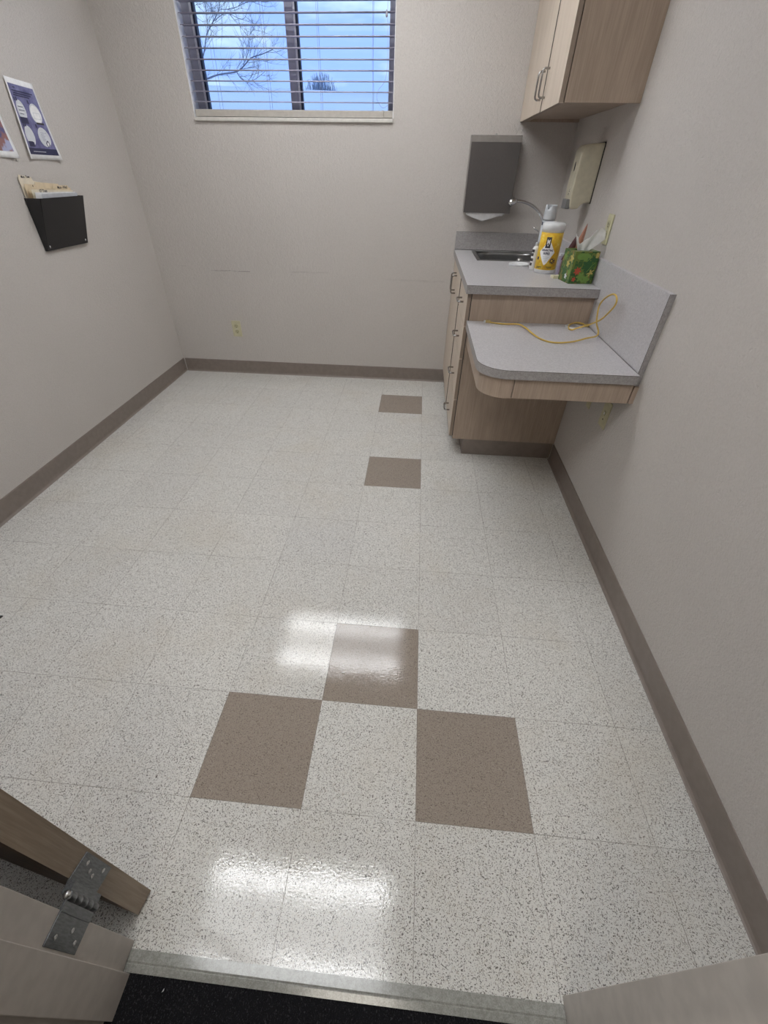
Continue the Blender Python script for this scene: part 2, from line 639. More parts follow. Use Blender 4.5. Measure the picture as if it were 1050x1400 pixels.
        if parent is not None:
            ob.parent = parent
        return ob


WLOC = {}


def catmull(p, n):
    out = []
    for i in range(len(p) - 1):
        p0, p1, p2, p3 = p[max(i - 1, 0)], p[i], p[i + 1], p[min(i + 2, len(p) - 1)]
        for k in range(n):
            t = k / n
            out.append(.5 * ((2 * p1) + (p2 - p0) * t + (2 * p0 - 5 * p1 + 4 * p2 - p3) * t * t + (3 * p1 - p0 - 3 * p2 + p3) * t ** 3))
    out.append(p[-1])
    return out


def tag(o, label=None, cat=None, group=None, kind=None):
    if label:
        o['label'] = label
    if cat:
        o['category'] = cat
    if group:
        o['group'] = group
    if kind:
        o['kind'] = kind
    return o


def thing(name, loc, label=None, cat=None, group=None, kind=None):
    o = bpy.data.objects.new(name, None)
    COL.objects.link(o)
    o.location = loc
    o.empty_display_size = .05
    WLOC[o.name] = Vector(loc)
    return tag(o, label, cat, group, kind)


def struct(mb, name, label=None):
    return tag(mb.build(name, origin='zero'), label, None, None, 'structure')


def dup(src, shift, label, cat=None, group=None):
    r = src.copy()
    COL.objects.link(r)
    r.location = src.location + Vector(shift)
    WLOC[r.name] = WLOC[src.name] + Vector(shift)
    for ch in list(src.children):
        c = ch.copy()
        COL.objects.link(c)
        c.parent = r
        for gch in list(ch.children):
            d = gch.copy()
            COL.objects.link(d)
            d.parent = c
    return tag(r, label, cat, group)


# ================================================================ SETTING
WT = .14
struct(MB().box((XL - .1, YF - .002, -.06), (XR + .1, YB + .1, 0), 'floor'), 'floor', 'speckled off-white vinyl tile floor with a few brown tiles')
struct(MB().box((-2.6, -2.35, -.06), (2.2, YF - .0025, -.001), 'carpet'), 'floor_corridor', 'black loop-pile carpet beyond the threshold strip')
struct(MB().box((XL - .1, YF - .1, CH), (XR + .1, YB + .1, CH + .05), 'ceiling'), 'ceiling')
struct(MB().box((-2.6, -2.35, CH), (2.2, YF - .1, CH + .05), 'ceiling'), 'ceiling_corridor')
struct(MB().box((XL - WT, YF - .0, -.05), (XL, YB + WT, CH), 'wall'), 'wall_left')
struct(MB().box((XR, YF - .0, -.05), (XR + WT, YB + WT, CH), 'wall'), 'wall_right')
b = MB()
b.box((XL, YB, 0), (WX0, YB + WT, CH), 'wall_back')
b.box((WX1, YB, 0), (XR, YB + WT, CH), 'wall_back')
b.box((WX0, YB, 0), (WX1, YB + WT, 1.5195), 'wall_back')
b.box((WX0, YB, WZ1), (WX1, YB + WT, CH), 'wall_back')
struct(b, 'wall_back')
# wall with the doorway; the camera stands in the opening
DX0, DX1 = -.612, .309
YC = -.742                                   # corridor face of that wall
b = MB()
b.box((XL - WT, YC, 0), (DX0 - .03, YF, CH), 'wall')
b.box((DX1 + .03, YC, 0), (XR + WT, YF, CH), 'wall')
b.box((DX0 - .03, YC, 2.06), (DX1 + .03, YF, CH), 'wall')
struct(b, 'wall_front')
b = MB()
b.box((-2.6, -2.45, 0), (2.2, -2.35, CH), 'wall')
b.box((-2.7, -2.45, 0), (-2.6, YC, CH), 'wall')
b.box((2.2, -2.45, 0), (2.3, YC, CH), 'wall')
b.box((-2.6, YC, 0), (XL - WT, YC + .05, CH), 'wall')
b.box((XR + WT, YC, 0), (2.2, YC + .05, CH), 'wall')
struct(b, 'wall_corridor')


# baseboards: thin cove-bottomed rubber strips
def baseboard(name, p0, p1, nrm):
    """profile swept from p0 to p1 on the floor; nrm points into the room"""
    p0, p1, nrm = Vector(p0), Vector(p1), Vector(nrm)
    prof = [(0, 0), (.014, 0), (.010, .003), (.0055, .009), (.004, .020), (.004, .094), (.0025, .098), (0, .0985)]
    m = MB()
    before = set(m.bm.faces)
    a = [m.bm.verts.new(p0 + nrm * d + Vector((0, 0, h))) for d, h in prof]
    c = [m.bm.verts.new(p1 + nrm * d + Vector((0, 0, h))) for d, h in prof]
    n = len(prof)
    fs = [m.bm.faces.new(a), m.bm.faces.new(c)]
    for i in range(n):
        fs.append(m.bm.faces.new((a[i], a[(i + 1) % n], c[(i + 1) % n], c[i])))
    bmesh.ops.recalc_face_normals(m.bm, faces=fs)
    m._fin(before, 'base')
    return struct(m, name)


baseboard('baseboard_left', (XL, YF, 0), (XL, YB, 0), (1, 0, 0))
baseboard('baseboard_back', (XL + .015, YB, 0), (.24, YB, 0), (0, -1, 0))
baseboard('baseboard_right', (XR, YF, 0), (XR, 1.612, 0), (-1, 0, 0))
baseboard('baseboard_front', (XL + .015, YF, 0), (DX0 - .06, YF, 0), (0, 1, 0))

# door frame, painted hollow metal: rabbet, stop, rabbet
YR = -.586


def frame_side(x, sgn, nm):
    """x = rabbet face, sgn +1 opening lies to +x"""
    o = -sgn
    pts = [(x, YR), (x, -.635), (x + sgn * .016, -.635), (x + sgn * .016, -.702), (x, -.702), (x, YC - .012),
           (x + o * .05, YC - .012), (x + o * .05, YC - .0005), (x + o * .028, YC - .0005), (x + o * .028, YF + .0005), (x + o * .05, YF + .0005), (x + o * .05, YR)]
    return MB().prism(pts, 0, 2.03, 'frame_paint', 'z', bev=.0012)


struct(frame_side(DX0, 1, ''), 'trim_1', 'taupe painted metal door frame post with the hinge')
struct(frame_side(DX1, -1, ''), 'trim_2', 'taupe painted metal door frame post at lower right')
b = MB()
b.box((DX0 - .05, YF + .0005, 2.031), (DX1 + .05, YR, 2.08), 'frame_paint', .001)
b.box((DX0 - .05, YC - .012, 2.031), (DX1 + .05, YC - .0005, 2.08), 'frame_paint', .001)
b.box((DX0, YC, 2.031), (DX1, YF, 2.055), 'frame_paint')
struct(b, 'trim_3')
# threshold reducer strip
b = MB()
b.prism([(YF - .0005, 0), (YF - .0005, .0035), (YF - .019, .0048), (YF - .022, .0030), (YF - .024, .0040), (YF - .036, .0012), (YF - .036, 0)], DX0 + .001, DX1 - .001, 'strip', 'x')
struct(b, 'trim_4', 'worn grey reducer strip across the doorway')

# the room door, swung back against the front wall
ed = Vector((.175, .985, 0)).normalized()      # along the door's thickness
dr = Vector((-.985, .175, 0)).normalized()     # away from the hinge
P0 = Vector((-.624, -.546, .008))
dm = Matrix(((ed.x, dr.x, 0, P0.x), (ed.y, dr.y, 0, P0.y), (0, 0, 1, P0.z), (0, 0, 0, 1)))
door = thing('door_1', P0, 'brown wooden room door folded back beside the hinge post', None, None, 'structure')
b = MB()
b.box((0, .001, 0), (.0445, .90, 2.02), 'door_face', mtx=dm)
b.build('door_leaf', door)
b = MB()
b.box((0, -.0005, 0), (.0445, .0012, 2.02), 'door_wood', mtx=dm)
b.box((.0435, -.0012, 0), (.0447, .004, 2.02), 'door_wood', mtx=dm)
b.build('edge_band', door)
for nm, zc in (('hinge', .300), ('hinge', 1.05), ('hinge', 1.80)):
    h = MB()
    # leaf let into the door edge
    z0, z1 = zc - .057, zc + .057
    h.box((-.003, -.0026, z0 - P0.z), (.040, -.0004, z1 - P0.z), 'hinge', .0006, mtx=dm)
    # leaf on the frame rabbet
    h.box((DX0 - .0002, -.630, z0), (DX0 + .0022, -.588, z1), 'hinge', .0006)
    # bent webs to the knuckle
    kx, ky = -.6115, -.567
    h.box((kx - .0018, -.588, z0), (kx + .0022, ky, z1), 'hinge')
    a = dm @ Vector((-.002, -.0015, 0))
    h.tube([(a.x, a.y, z0 + .001), (a.x, a.y, z1 - .001)], .0022, 'hinge', 8)
    h.box((min(a.x, kx) - .001, ky, z0), (max(a.x, kx) + .001, a.y, z1), 'hinge')
    ho = h.build('hinge', door)
    tag(ho, 'worn grey steel butt hinge')
    k = MB()
    for i in range(5):
        q0 = z0 + i * .0228
        k.lathe([(.0066, 0), (.0074, .0012), (.0074, .0206), (.0066, .0218)], (kx, ky, q0 + .0004), 'hinge', 16)
    k.lathe([(.0035, 0), (.0062, .002), (.0055, .006), (.002, .008)], (kx, ky, z1), 'nickel', 16)
    k.build('knuckle', ho)
    for (y, z) in ((-.617, .035), (-.604, -.010), (-.617, -.036)):
        MB().lathe([(.0042, 0), (.0040, .0009), (.0012, .0011), (.001, .0004)], (DX0 + .0022, y, zc + z), 'nickel', 14, 'x').build('screw', ho)
    for (u, z) in ((.028, .034), (.016, -.006), (.030, -.032), (.020, .012)):
        p = dm @ Vector((u, -.0026, zc + z - P0.z))
        s_ = MB().lathe([(.0042, 0), (.0040, .0009), (.0012, .0011), (.001, .0004)], (0, 0, 0), 'nickel', 14, 'x')
        ang = math.atan2(-dr.y, -dr.x)
        s_.xf(Matrix.Translation(p) @ Matrix.Rotation(ang, 4, 'Z'))
        s_.build('screw', ho)

# ================================================================ WINDOW
win = thing('window_1', ((WX0 + WX1) / 2, YB + .10, WZ0), 'two-pane sliding window in a drywall recess', None, None, 'structure')
b = MB()
YG = YB + .085
b.box((WX0, YG, WZ0), (WX0 + .046, YB + WT, WZ1), 'vinyl', .002)
b.box((WX1 - .034, YG, WZ0), (WX1, YB + WT, WZ1), 'vinyl', .002)
b.box((WX0, YG, WZ0), (WX1, YB + WT, WZ0 + .03), 'vinyl', .002)
b.box((WX0, YG, WZ1 - .04), (WX1, YB + WT, WZ1), 'vinyl', .002)
b.build('window_frame', win)
b = MB().box((-.909, YG - .005, WZ0 + .03), (-.866, YB + .125, WZ1 - .04), 'vinyl', .002)
b.build('meeting_rail', win)
for (x0, x1) in ((WX0 + .046, -.909), (-.866, WX1 - .034)):
    s_ = MB()
    z0, z1 = WZ0 + .03, WZ1 - .04
    s_.box((x0, YG + .004, z0), (x0 + .011, YB + .128, z1), 'vinyl_white', .001)
    s_.box((x0 + .011, YG + .010, z0), (x0 + .017, YB + .128, z1), 'gasket')
    s_.box((x0 + .020, YG + .012, z0), (x0 + .022, YB + .128, z1), 'gasket')
    s_.box((x0, YG + .004, z0), (x1, YB + .128, z0 + .008), 'vinyl_white', .001)
    s_.box((x1 - .004, YG + .004, z0), (x1, YB + .128, z1), 'vinyl_white', .001)
    so = s_.build('sash', win)
    MB().box((x0 + .006, YB + .118, z0 + .004), (x1 - .002, YB + .122, z1), 'glass').build('window_pane', so)
b = MB()
b.box((WX0 + .001, YB - .013, 1.5205), (WX1 - .001, YB - .0005, 1.538), 'sill', .003)
b.box((WX0 + .0002, YB, 1.5197), (WX1 - .001, YB + WT, 1.5395), 'sill')
b.build('window_sill', win)
# reveal faces, skylight painted in through their white colour
b = MB()
b.box((WX0, YB + .002, WZ0), (WX0 + .003, YG, WZ1), 'reveal')
b.box((WX1 - .003, YB + .002, WZ0), (WX1, YG, WZ1), 'reveal')
b.build('window_reveal', win)

# blinds (one thing hung in the recess)
bl = thing('window_blind', (-.893, YB + .03, 1.541), 'cream horizontal slat blind lowered over the window, slats open', 'window blind')
b = MB()
zs = [1.608 + .0428 * i for i in range(13)]
X0, X1 = WX0 + .012, WX1 - .006
YS0, YS1 = YB + .003, YB + .052
for z in zs:
    def slat(u, v, z=z):
        k = (v - .5) * 2
        return Vector((X0 + (X1 - X0) * u, YS0 + (YS1 - YS0) * v, z + .0022 * (1 - k * k) + .0022 * k))
    b.grid(slat, 1, 6, 'slat', .0034)
b.build('slats', bl)
b = MB().prism([(YS0 - .001, 1.542), (YS0 - .001, 1.568), (YS0 + .004, 1.573), (YS1 - .002, 1.573), (YS1, 1.568), (YS1, 1.542)], X0 - .003, X1 + .002, 'rail', 'x')
b.build('bottom_rail', bl)
MB().box((X0 - .004, YS0, 2.155), (X1 + .002, YS1 + .004, 2.198), 'rail', .002).build('head_rail', bl)
for x in (-1.325, -1.022, -.719, -.418):
    for y in (YS0 - .0008, YS1 + .0012):
        MB().tube([(x, y, 1.572), (x + .002, y, 1.66), (x - .002, y, 1.78), (x + .001, y, 2.156)], .0009, 'string', 6, 4).build('ladder_cord', bl)
b = MB()
b.tube([(-.338, YS0 - .004, 2.157), (-.340, YS0 - .004, 1.96), (-.335, YS0 - .005, 1.80), (-.345, YS0 - .004, 1.70), (-.385, YS0 - .004, 1.655), (-.392, YS0 - .004, 1.62), (-.360, YS0 - .004, 1.585), (-.325, YS0 - .004, 1.60), (-.305, YS0 - .004, 1.64), (-.318, YS0 - .004, 1.72)], .0008, 'slat', 6, 6)
b.build('pull_cord', bl)
MB().lathe([(.002, .0), (.0055, .004), (.006, .012), (.003, .026), (.001, .028)], (-.345, YS0 - .0075, 1.925), 'vinyl', 14).build('cord_tassel', bl)
MB().box((-.362, YS0 - .007, 1.540), (-.352, YS0 - .0012, 1.574), 'rail', .0015).build('hold_down_clip', bl)

# ================================================================ CEILING LIGHTS
def troffer(yc, label):
    x0, x1 = -1.225, -.005
    t_ = thing('ceiling_light', ((x0 + x1) / 2, yc, CH - .03), label, 'ceiling light', 'fluorescent ceiling lights of the room')
    f = MB()
    f.box((x0, yc - .305, CH - .012), (x0 + .018, yc + .305, CH), 'white_metal')
    f.box((x1 - .018, yc - .305, CH - .012), (x1, yc + .305, CH), 'white_metal')
    f.box((x0, yc - .305, CH - .012), (x1, yc - .287, CH), 'white_metal')
    f.box((x0, yc + .287, CH - .012), (x1, yc + .305, CH), 'white_metal')
    f.build('frame', t_)
    MB().box((x0 + .018, yc + .160, CH - .008), (x1 - .018, yc + .287, CH - .001), 'lens_bright').build('lens', t_)
    MB().box((x0 + .018, yc - .287, CH - .008), (x1 - .018, yc - .160, CH - .001), 'lens_bright').build('lens', t_)
    MB().box((x0 + .018, yc - .160, CH - .006), (x1 - .018, yc + .160, CH - .001), 'lens_dim').build('lens_centre', t_)
    return t_


troffer(1.87, 'long fluorescent ceiling light nearer the window')
troffer(-.27, 'long fluorescent ceiling light just inside the doorway')
t_ = thing('ceiling_light', (-.2, -1.6, CH - .02), 'added unseen fill light out in the corridor', 'ceiling light')  # unseen panel added to brighten the door frame and carpet
MB().box((-.5, -1.9, CH - .010), (.1, -1.3, CH), 'white_metal').build('frame', t_)
MB().box((-.48, -1.88, CH - .014), (.08, -1.32, CH - .0101), 'corridor_fill_panel').build('lens', t_)

# ================================================================ BASE CABINET
CY = 1.615
cab = thing('base_cabinet', (.46, 2.18, 0), 'pale maple base cabinet under the grey sink counter', 'cabinet')
b = MB()
b.box((.1745, CY, .10), (XR - .001, CY + .019, .867), 'wood')
b.box((.1745, CY + .019, .10), (.193, YB - .002, .117), 'wood_edge')
b.box((.193, CY + .019, .10), (XR - .001, YB - .002, .117), 'wood')
b.box((.1745, YB - .022, .117), (XR - .001, YB - .002, .867), 'wood')
b.box((.1745, CY + .019, .835), (.193, YB - .022, .867), 'wood_edge')
b.build('body', cab)
MB().box((.1712, CY + .0025, .1185), (.1743, CY + .018, .866), 'seam_gap_shade').build('gap_shade_strip', cab)  # added dark strip that paints the shade inside the drawer gap
MB().box((.180, 2.056, .117), (.74, 2.074, .835), 'wood').build('partition', cab)
b = MB()
b.prism([(.247, CY + .012), (.247, YB - .001), (XR - .003, YB - .001), (XR - .003, CY + .012)], 0, .099, 'wood_edge', 'z')
b.prism([(.240, CY + .005), (.240, YB - .002), (.2465, YB - .002), (.2465, CY + .0115), (XR - .016, CY + .0115), (XR - .016, CY + .005)], 0, .0985, 'base', 'z', bev=.0006)
b.build('toe_kick', cab)


def pull(a, c, out, m='pull_metal', r=.0042, lift=.030):
    """bow handle between points a and c standing out along vector out"""
    a, c, out = Vector(a), Vector(c), Vector(out)
    d = (c - a).normalized()
    L = lift
    return MB().tube([a, a + out * (L * .72), a + out * (L * .93) + d * .004, a + out * L + d * .011, c + out * L - d * .011, c + out * (L * .93) - d * .004, c + out * (L * .72), c], r, m, 10)


FX0, FX1 = .1525, .1700
dz = [(.7200, .866), (.5620, .7145), (.3400, .5565), (.118, .3345)]
ph = [.792, .625, .423, .200]
for i, ((z0, z1), zp) in enumerate(zip(dz, ph)):
    b = MB()
    b.box((FX0, CY + .001, z0), (FX1, 2.0635, z1), 'wood_front_lit', .0008)
    b.box((FX0 + .0012, CY + .0002, z0 + .0008), (FX1, CY + .0012, z1 - .0008), 'wood_edge')
    d_ = b.build('drawer', cab)
    pull((FX0 + .0005, 1.787, zp), (FX0 + .0005, 1.883, zp), (-1, 0, 0)).build('handle', d_)
for (y0, y1, yp) in ((2.0680, 2.4085, 2.362), (2.4115, 2.752, 2.455)):
    dx = .0030 if y0 < 2.1 else .0008
    b = MB().box((FX0 - dx, y0, .118), (FX1 - dx, y1, .866), 'wood_front_lit', .0006)
    b.box((FX0 - dx + .0003, y0 - .0006, .119), (FX1 - dx, y0 + .0006, .865), 'seam_gap_shade')
    d_ = b.build('door', cab)
    pull((FX0 + .0005 - dx, yp, .718), (FX0 + .0005 - dx, yp, .814), (-1, 0, 0)).build('handle', d_)

# ================================================================ COUNTERTOP
ct = thing('countertop', (.45, 2.17, .868), 'grey speckled laminate sink countertop with square front edge', 'countertop')
SX0, SX1, SY0, SY1 = .262, .640, 2.322, 2.688
b = MB()
x0, x1, y0, y1 = .141, XR - .021, 1.583, YB - .001
zt, zb = .905, .8685
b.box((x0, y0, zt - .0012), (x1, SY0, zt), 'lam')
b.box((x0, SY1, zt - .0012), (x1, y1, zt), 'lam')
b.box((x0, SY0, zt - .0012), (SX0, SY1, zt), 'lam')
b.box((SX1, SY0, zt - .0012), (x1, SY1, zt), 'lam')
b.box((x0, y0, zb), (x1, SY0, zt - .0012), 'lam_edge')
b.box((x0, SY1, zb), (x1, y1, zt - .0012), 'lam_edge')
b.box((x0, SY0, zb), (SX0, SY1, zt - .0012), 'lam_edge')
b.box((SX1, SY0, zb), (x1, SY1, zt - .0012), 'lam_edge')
b.box((x0 - .0006, y0 - .0006, zt - .0016), (x1, y0 + .0006, zt - .0006), 'seam_gap_shade')
b.build('worktop', ct)
b = MB()
b.box((.1425, YB - .0195, .9052), (XR - .022, YB - .0006, 1.005), 'lam_edge', .0008)
b.box((.1430, YB - .0200, .9052), (XR - .022, YB - .0196, .9080), 'seam_gap_shade')
tag(b.build('backsplash', ct), 'mauve grey backsplash strip below the towel dispenser')

# right wall backsplash running over desk and counter
b = MB()
ys, zt2 = .966, 1.008
b.box((XR - .020, ys + .0008, .7464), (XR - .0006, YB - .001, zt2), 'lam', .0006)
b.box((XR - .0202, ys - .0004, .700), (XR - .0006, ys + .0008, zt2 + .0002), 'lam_edge')
b.box((XR - .0208, ys - .0002, .7464), (XR - .0196, ys + .0012, zt2), 'seam_gap_shade')
tag(b.build('wall_backsplash'), 'tall grey speckled backsplash panel on the right wall above the desk', 'backsplash')

# ================================================================ DESK
desk = thing('wall_desk', (.45, 1.28, .632), 'low wall desk with rounded corner beside the base cabinet', 'desk')


def rounded(x0, x1, y0, y1, r, n=14):
    """counter-clockwise outline, near-left corner rounded"""
    pts = [(x1, y0), (x1, y1), (x0, y1)]
    for i in range(n + 1):
        a = PI + (PI / 2) * i / n
        pts.append((x0 + r + r * math.cos(a), y0 + r + r * math.sin(a)))
    return pts


b = MB()
o = rounded(.163, XR - .021, .945, CY - .001, .115)
b.prism(o, .7438, .745, 'lam')
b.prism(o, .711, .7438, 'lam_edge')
o2 = rounded(.1625, XR - .021, .9445, CY - .001, .1155)
b.prism(o2, .7430, .7440, 'seam_gap_shade')
b.build('desktop', desk)
# apron: a thin skin following the rounded corner
b = MB()
r_out, r_in = .105, .089
xo, yo = .178, .958
pts_o = [(xo, CY - .001)] + [(xo + r_out + r_out * math.cos(PI + PI / 2 * i / 14), yo + r_out + r_out * math.sin(PI + PI / 2 * i / 14)) for i in range(15)] + [(.301, yo)]
pts_i = [(.301, yo + .016)] + [(xo + r_out + r_in * math.cos(PI + PI / 2 * i / 14), yo + r_out + r_in * math.sin(PI + PI / 2 * i / 14)) for i in range(14, -1, -1)] + [(xo + .016, CY - .001)]
b.prism(pts_o + pts_i, .632, .7105, 'wood')
b.build('apron', desk)
b = MB().box((.3045, yo, .634), (.7395, yo + .018, .7060), 'wood', .0008)
b.build('drawer', desk)
b = MB()
b.box((.7445, yo, .634), (XR - .0008, yo + .019, .6995), 'wood')
b.box((XR - .020, yo + .019, .634), (XR - .0008, CY - .001, .7105), 'wood')
b.box((.20, yo + .14, .640), (.216, CY - .001, .7105), 'wood')
b.box((.301, yo + .0185, .66), (.7445, yo + .024, .7105), 'seam_gap_shade')  # dark backing, paints the shade in the gap above the desk drawer
b.build('support_rail', desk)
b = MB().lathe([(.030, 0), (.040, 0), (.040, .003), (.038, .0045), (.031, .0045), (.030, .003)], (.667, 1.571, .7451), 'white_plastic', 28, cap=False)
tag(b.build('cable_grommet', desk), 'white ring grommet')

# ================================================================ SINK + FAUCET
sk = thing('sink', ((SX0 + SX1) / 2, (SY0 + SY1) / 2, .75), 'small stainless drop-in sink in the grey counter', 'sink')
b = MB()
rim = .011
zr0, zr1 = .9053, .9078
ix0, ix1, iy0, iy1 = SX0 + .012, SX1 - .012, SY0 + .010, SY1 - .010
b.box((SX0 - rim, SY0 - rim, zr0), (SX1 + rim, iy0, zr1), 'steel', .0008)
b.box((SX0 - rim, iy1, zr0), (SX1 + rim, SY1 + rim, zr1), 'steel', .0008)
b.box((SX0 - rim, iy0, zr0), (ix0, iy1, zr1), 'steel', .0008)
b.box((ix1, iy0, zr0), (SX1 + rim, iy1, zr1), 'steel', .0008)
b.build('rim', sk)
b = MB()
zf = .775


def basin(u, v):
    # u round the bowl, v from rim to floor
    n = 4 * u
    k = int(min(n, 3.9999))
    t = n - k
    ins = .0 + .018 * v ** 3
    a = [(ix0 + ins, iy0 + ins), (ix1 - ins, iy0 + ins), (ix1 - ins, iy1 - ins), (ix0 + ins, iy1 - ins)]
    p, q = a[k], a[(k + 1) % 4]
    return Vector((p[0] + (q[0] - p[0]) * t, p[1] + (q[1] - p[1]) * t, .9055 + (zf - .9055) * v))


b.grid(basin, 16, 8, 'steel', .001)
b.box((ix0 + .016, iy0 + .016, zf - .002), (ix1 - .016, iy1 - .016, zf), 'steel')
b.build('bowl', sk)
b = MB().lathe([(.042, 0), (.042, .003), (.034, .004), (.012, .002), (.006, .004), (.006, .085), (.013, .090), (.019, .100), (.019, .112), (.013, .121), (.003, .124)], (.535, 2.500, zf), 'nickel', 24)
b.build('drain_stopper', sk)

fa = thing('faucet', (.700, 2.640, .905), 'chrome gooseneck faucet behind the sink with its spout turned left', 'faucet')
FXc, FYc = .697, 2.640
MB().lathe([(.026, 0), (.026, .006), (.018, .012), (.015, .04), (.012, .045)], (FXc, FYc, .9052), 'chrome', 24).build('base', fa)
b = MB()
b.tube([(FXc, FYc, .948), (.693, 2.640, .985), (.680, 2.636, 1.03), (.657, 2.630, 1.078), (.616, 2.618, 1.126), (.560, 2.606, 1.158), (.503, 2.596, 1.174), (.462, 2.590, 1.176)], .0085, 'chrome', 14, 6)
b.build('spout', fa)
b = MB().tube([(.470, 2.591, 1.1775), (.455, 2.588, 1.1765), (.436, 2.585, 1.168), (.428, 2.584, 1.158)], [.0100, .0165, .0180, .0155], 'chrome', 16)
b.build('aerator', fa)
b = MB().tube([(.690, 2.632, .955), (.672, 2.625, .985), (.640, 2.612, 1.025), (.597, 2.598, 1.050)], [.006, .0035, .003, .0045], 'chrome', 10)
b.build('lever', fa)

tag(MB().lathe([(.001, .0008), (.044, .0010), (.046, .008), (.048, .0095), (.052, .0095), (.054, .008), (.054, 0), (.001, 0)], (.473, 2.185, .9053), 'white_plastic', 36, cap=False).build('plastic_disc'), 'flat round white plastic disc lying on the counter before the sink', 'disc')

# ================================================================ UPPER CABINET
UY, UZ, UX = 1.830, 1.531, .459
uc = thing('wall_cabinet', (.61, 2.29, UZ), 'pale maple wall cabinet at the top right corner of the room', 'cabinet')
b = MB()
b.box((UX, UY, UZ), (XR - .001, UY + .018, 2.38), 'wood')
b.box((UX, YB - .020, UZ), (XR - .001, YB - .002, 2.38), 'wood')
b.box((UX, UY + .018, UZ + .012), (XR - .001, YB - .020, UZ + .030), 'wood')
b.box((UX, UY + .018, UZ), (UX + .018, YB - .020, UZ + .030), 'wood')
b.box((UX, UY + .018, 2.362), (XR - .001, YB - .020, 2.38), 'wood')
b.box((XR - .008, UY + .018, UZ + .03), (XR - .001, YB - .020, 2.362), 'wood')
b.build('body', uc)
for (y0, y1, yp) in ((UY + .001, 2.1930, 2.152), (2.1970, YB - .003, 2.238)):
    b = MB()
    dx = 0 if y0 < 2 else .0026
    b.box((.4365 - dx, y0, UZ - .001), (.4550 - dx, y1, 2.375), 'wood_front_lit', .0006)
    b.box((.4367 - dx, y0 - .0008, UZ - .0002), (.4550 - dx, y0 + .0008, 2.3742), 'wood_edge' if y0 < 2 else 'seam_gap_shade')
    b.box((.4372, y0 + .0006, UZ - .0016), (.4555, y1 - .0008, UZ - .0004), 'wood_edge')
    d_ = b.build('door', uc)
    pull((.437, yp, 1.574), (.437, yp, 1.668), (-1, 0, 0)).build('handle', d_)

# ================================================================ TOWEL DISPENSER
td = thing('paper_towel_dispenser', (.31, YB - .05, 1.10), 'dark brushed steel paper towel dispenser above the backsplash', 'towel dispenser')
b = MB()
tx0, tx1, ty, tz0, tz1 = .166, .449, YB - .098, 1.112, 1.470
b.box((tx0, ty, tz0), (tx1, ty + .0022, tz1 - .030), 'steel_face', .0008)
b.box((tx0, ty + .0025, tz0 + .0), (tx0 + .002, YB - .0008, tz1), 'steel_lip')
b.box((tx1 - .002, ty + .0025, tz0 + .0), (tx1, YB - .0008, tz1), 'steel_face')
b.box((tx0, YB - .003, tz0), (tx1, YB - .0008, tz1), 'steel_face')
b.box((tx0 + .0021, ty + .0025, tz0 + .0), (tx0 + .030, YB - .004, tz0 + .0022), 'steel_face')
b.box((tx1 - .030, ty + .0025, tz0 + .0), (tx1 - .0021, YB - .004, tz0 + .0022), 'steel_face')
b.build('housing', td)
b = MB()
b.prism([(ty - .0004, tz1 - .0295), (ty - .0004, tz1 - .005), (ty + .004, tz1), (YB - .0009, tz1 + .002), (YB - .0009, tz1 - .001), (ty + .006, tz1 - .003), (ty + .003, tz1 - .0295)], tx0 - .0004, tx1 + .0004, 'steel_lip', 'x')
b.build('top_lip', td)
MB().lathe([(.0055, 0), (.0055, .004), (.003, .007), (.001, .0075)], ((tx0 + tx1) / 2 - .002, ty + .045, tz1 + .0016), 'nickel', 16).build('lock', td)
# towel hanging out of the slot: folded, with a drooping point
b = MB()
prof = [0, .012, .018, .026, .040, .052, .046, .034, .028, .022, .016, .010]


def towel(u, v):
    x = .190 + .222 * u
    dip = .014 + .030 * max(0, 1 - abs(u - .45) / .45)
    a_ = v * 2
    if a_ < 1:
        return Vector((x, ty + .016 + .002 * a_, tz0 - .0015 - dip * a_))
    return Vector((x, ty + .018 + .030 * (a_ - 1), tz0 - .0015 - dip * (2 - a_)))


b.grid(towel, 24, 12, 'paper', .0006)


def towel2(u, v):
    x = .182 + .238 * u
    return Vector((x, ty + .006 + .014 * v, tz0 - .0012 - .010 * v * (1 - .5 * u) - .001 * math.sin(u * 7)))


b.grid(towel2, 12, 6, 'paper', .0006)
tag(b.build('paper_towel'), 'white folded paper towel hanging from the steel dispenser slot', 'paper towel')

# ================================================================ SOAP DISPENSER
sd = thing('soap_dispenser', (.71, 2.19, 1.17), 'beige soap dispenser with grey push bar on the right wall', 'soap dispenser')
b = MB()
sy0, sy1 = 2.136, 2.250
sx = .655
out = [(XR - .001, 1.192), (XR - .030, 1.192), (XR - .047, 1.184), (XR - .058, 1.168), (sx + .020, 1.165), (sx + .010, 1.172), (sx + .002, 1.215), (sx, 1.26), (sx + .004, 1.39), (sx + .012, 1.410), (sx + .026, 1.418), (XR - .001, 1.424)]
b.prism(out, sy0, sy1, 'beige', 'y', bev=.006)
b.build('housing', sd)
MB().prism([(XR - .0008, 1.190), (XR - .004, 1.190), (XR - .004, 1.4265), (XR - .0008, 1.4265)], sy0 - .003, sy1 + .003, 'slot', 'y').build('back_plate', sd)
MB().box((sx - .010, sy0 + .014, 1.166), (sx + .012, sy1 - .014, 1.206), 'grey_plastic', .003).build('push_bar', sd)
b = MB().lathe([(.0, 0), (.008, .0006), (.0085, .0)], (0, 0, 0), 'slot', 20, 'x', cap=False)
b.xf(Matrix.Translation((sx + .0015, 2.193, 1.335)) @ Matrix.Diagonal((-1, 1.0, 2.2, 1)))
b.build('view_window', sd)
b = MB()
b.text('Z', .022, 'ink', lambda x, y: (sx + .0005, 2.185 - x, 1.243 + y), .0006)
b.text('cs', .017, 'ink', lambda x, y: (sx + .0012, 2.193 - x, 1.227 + y), .0006)
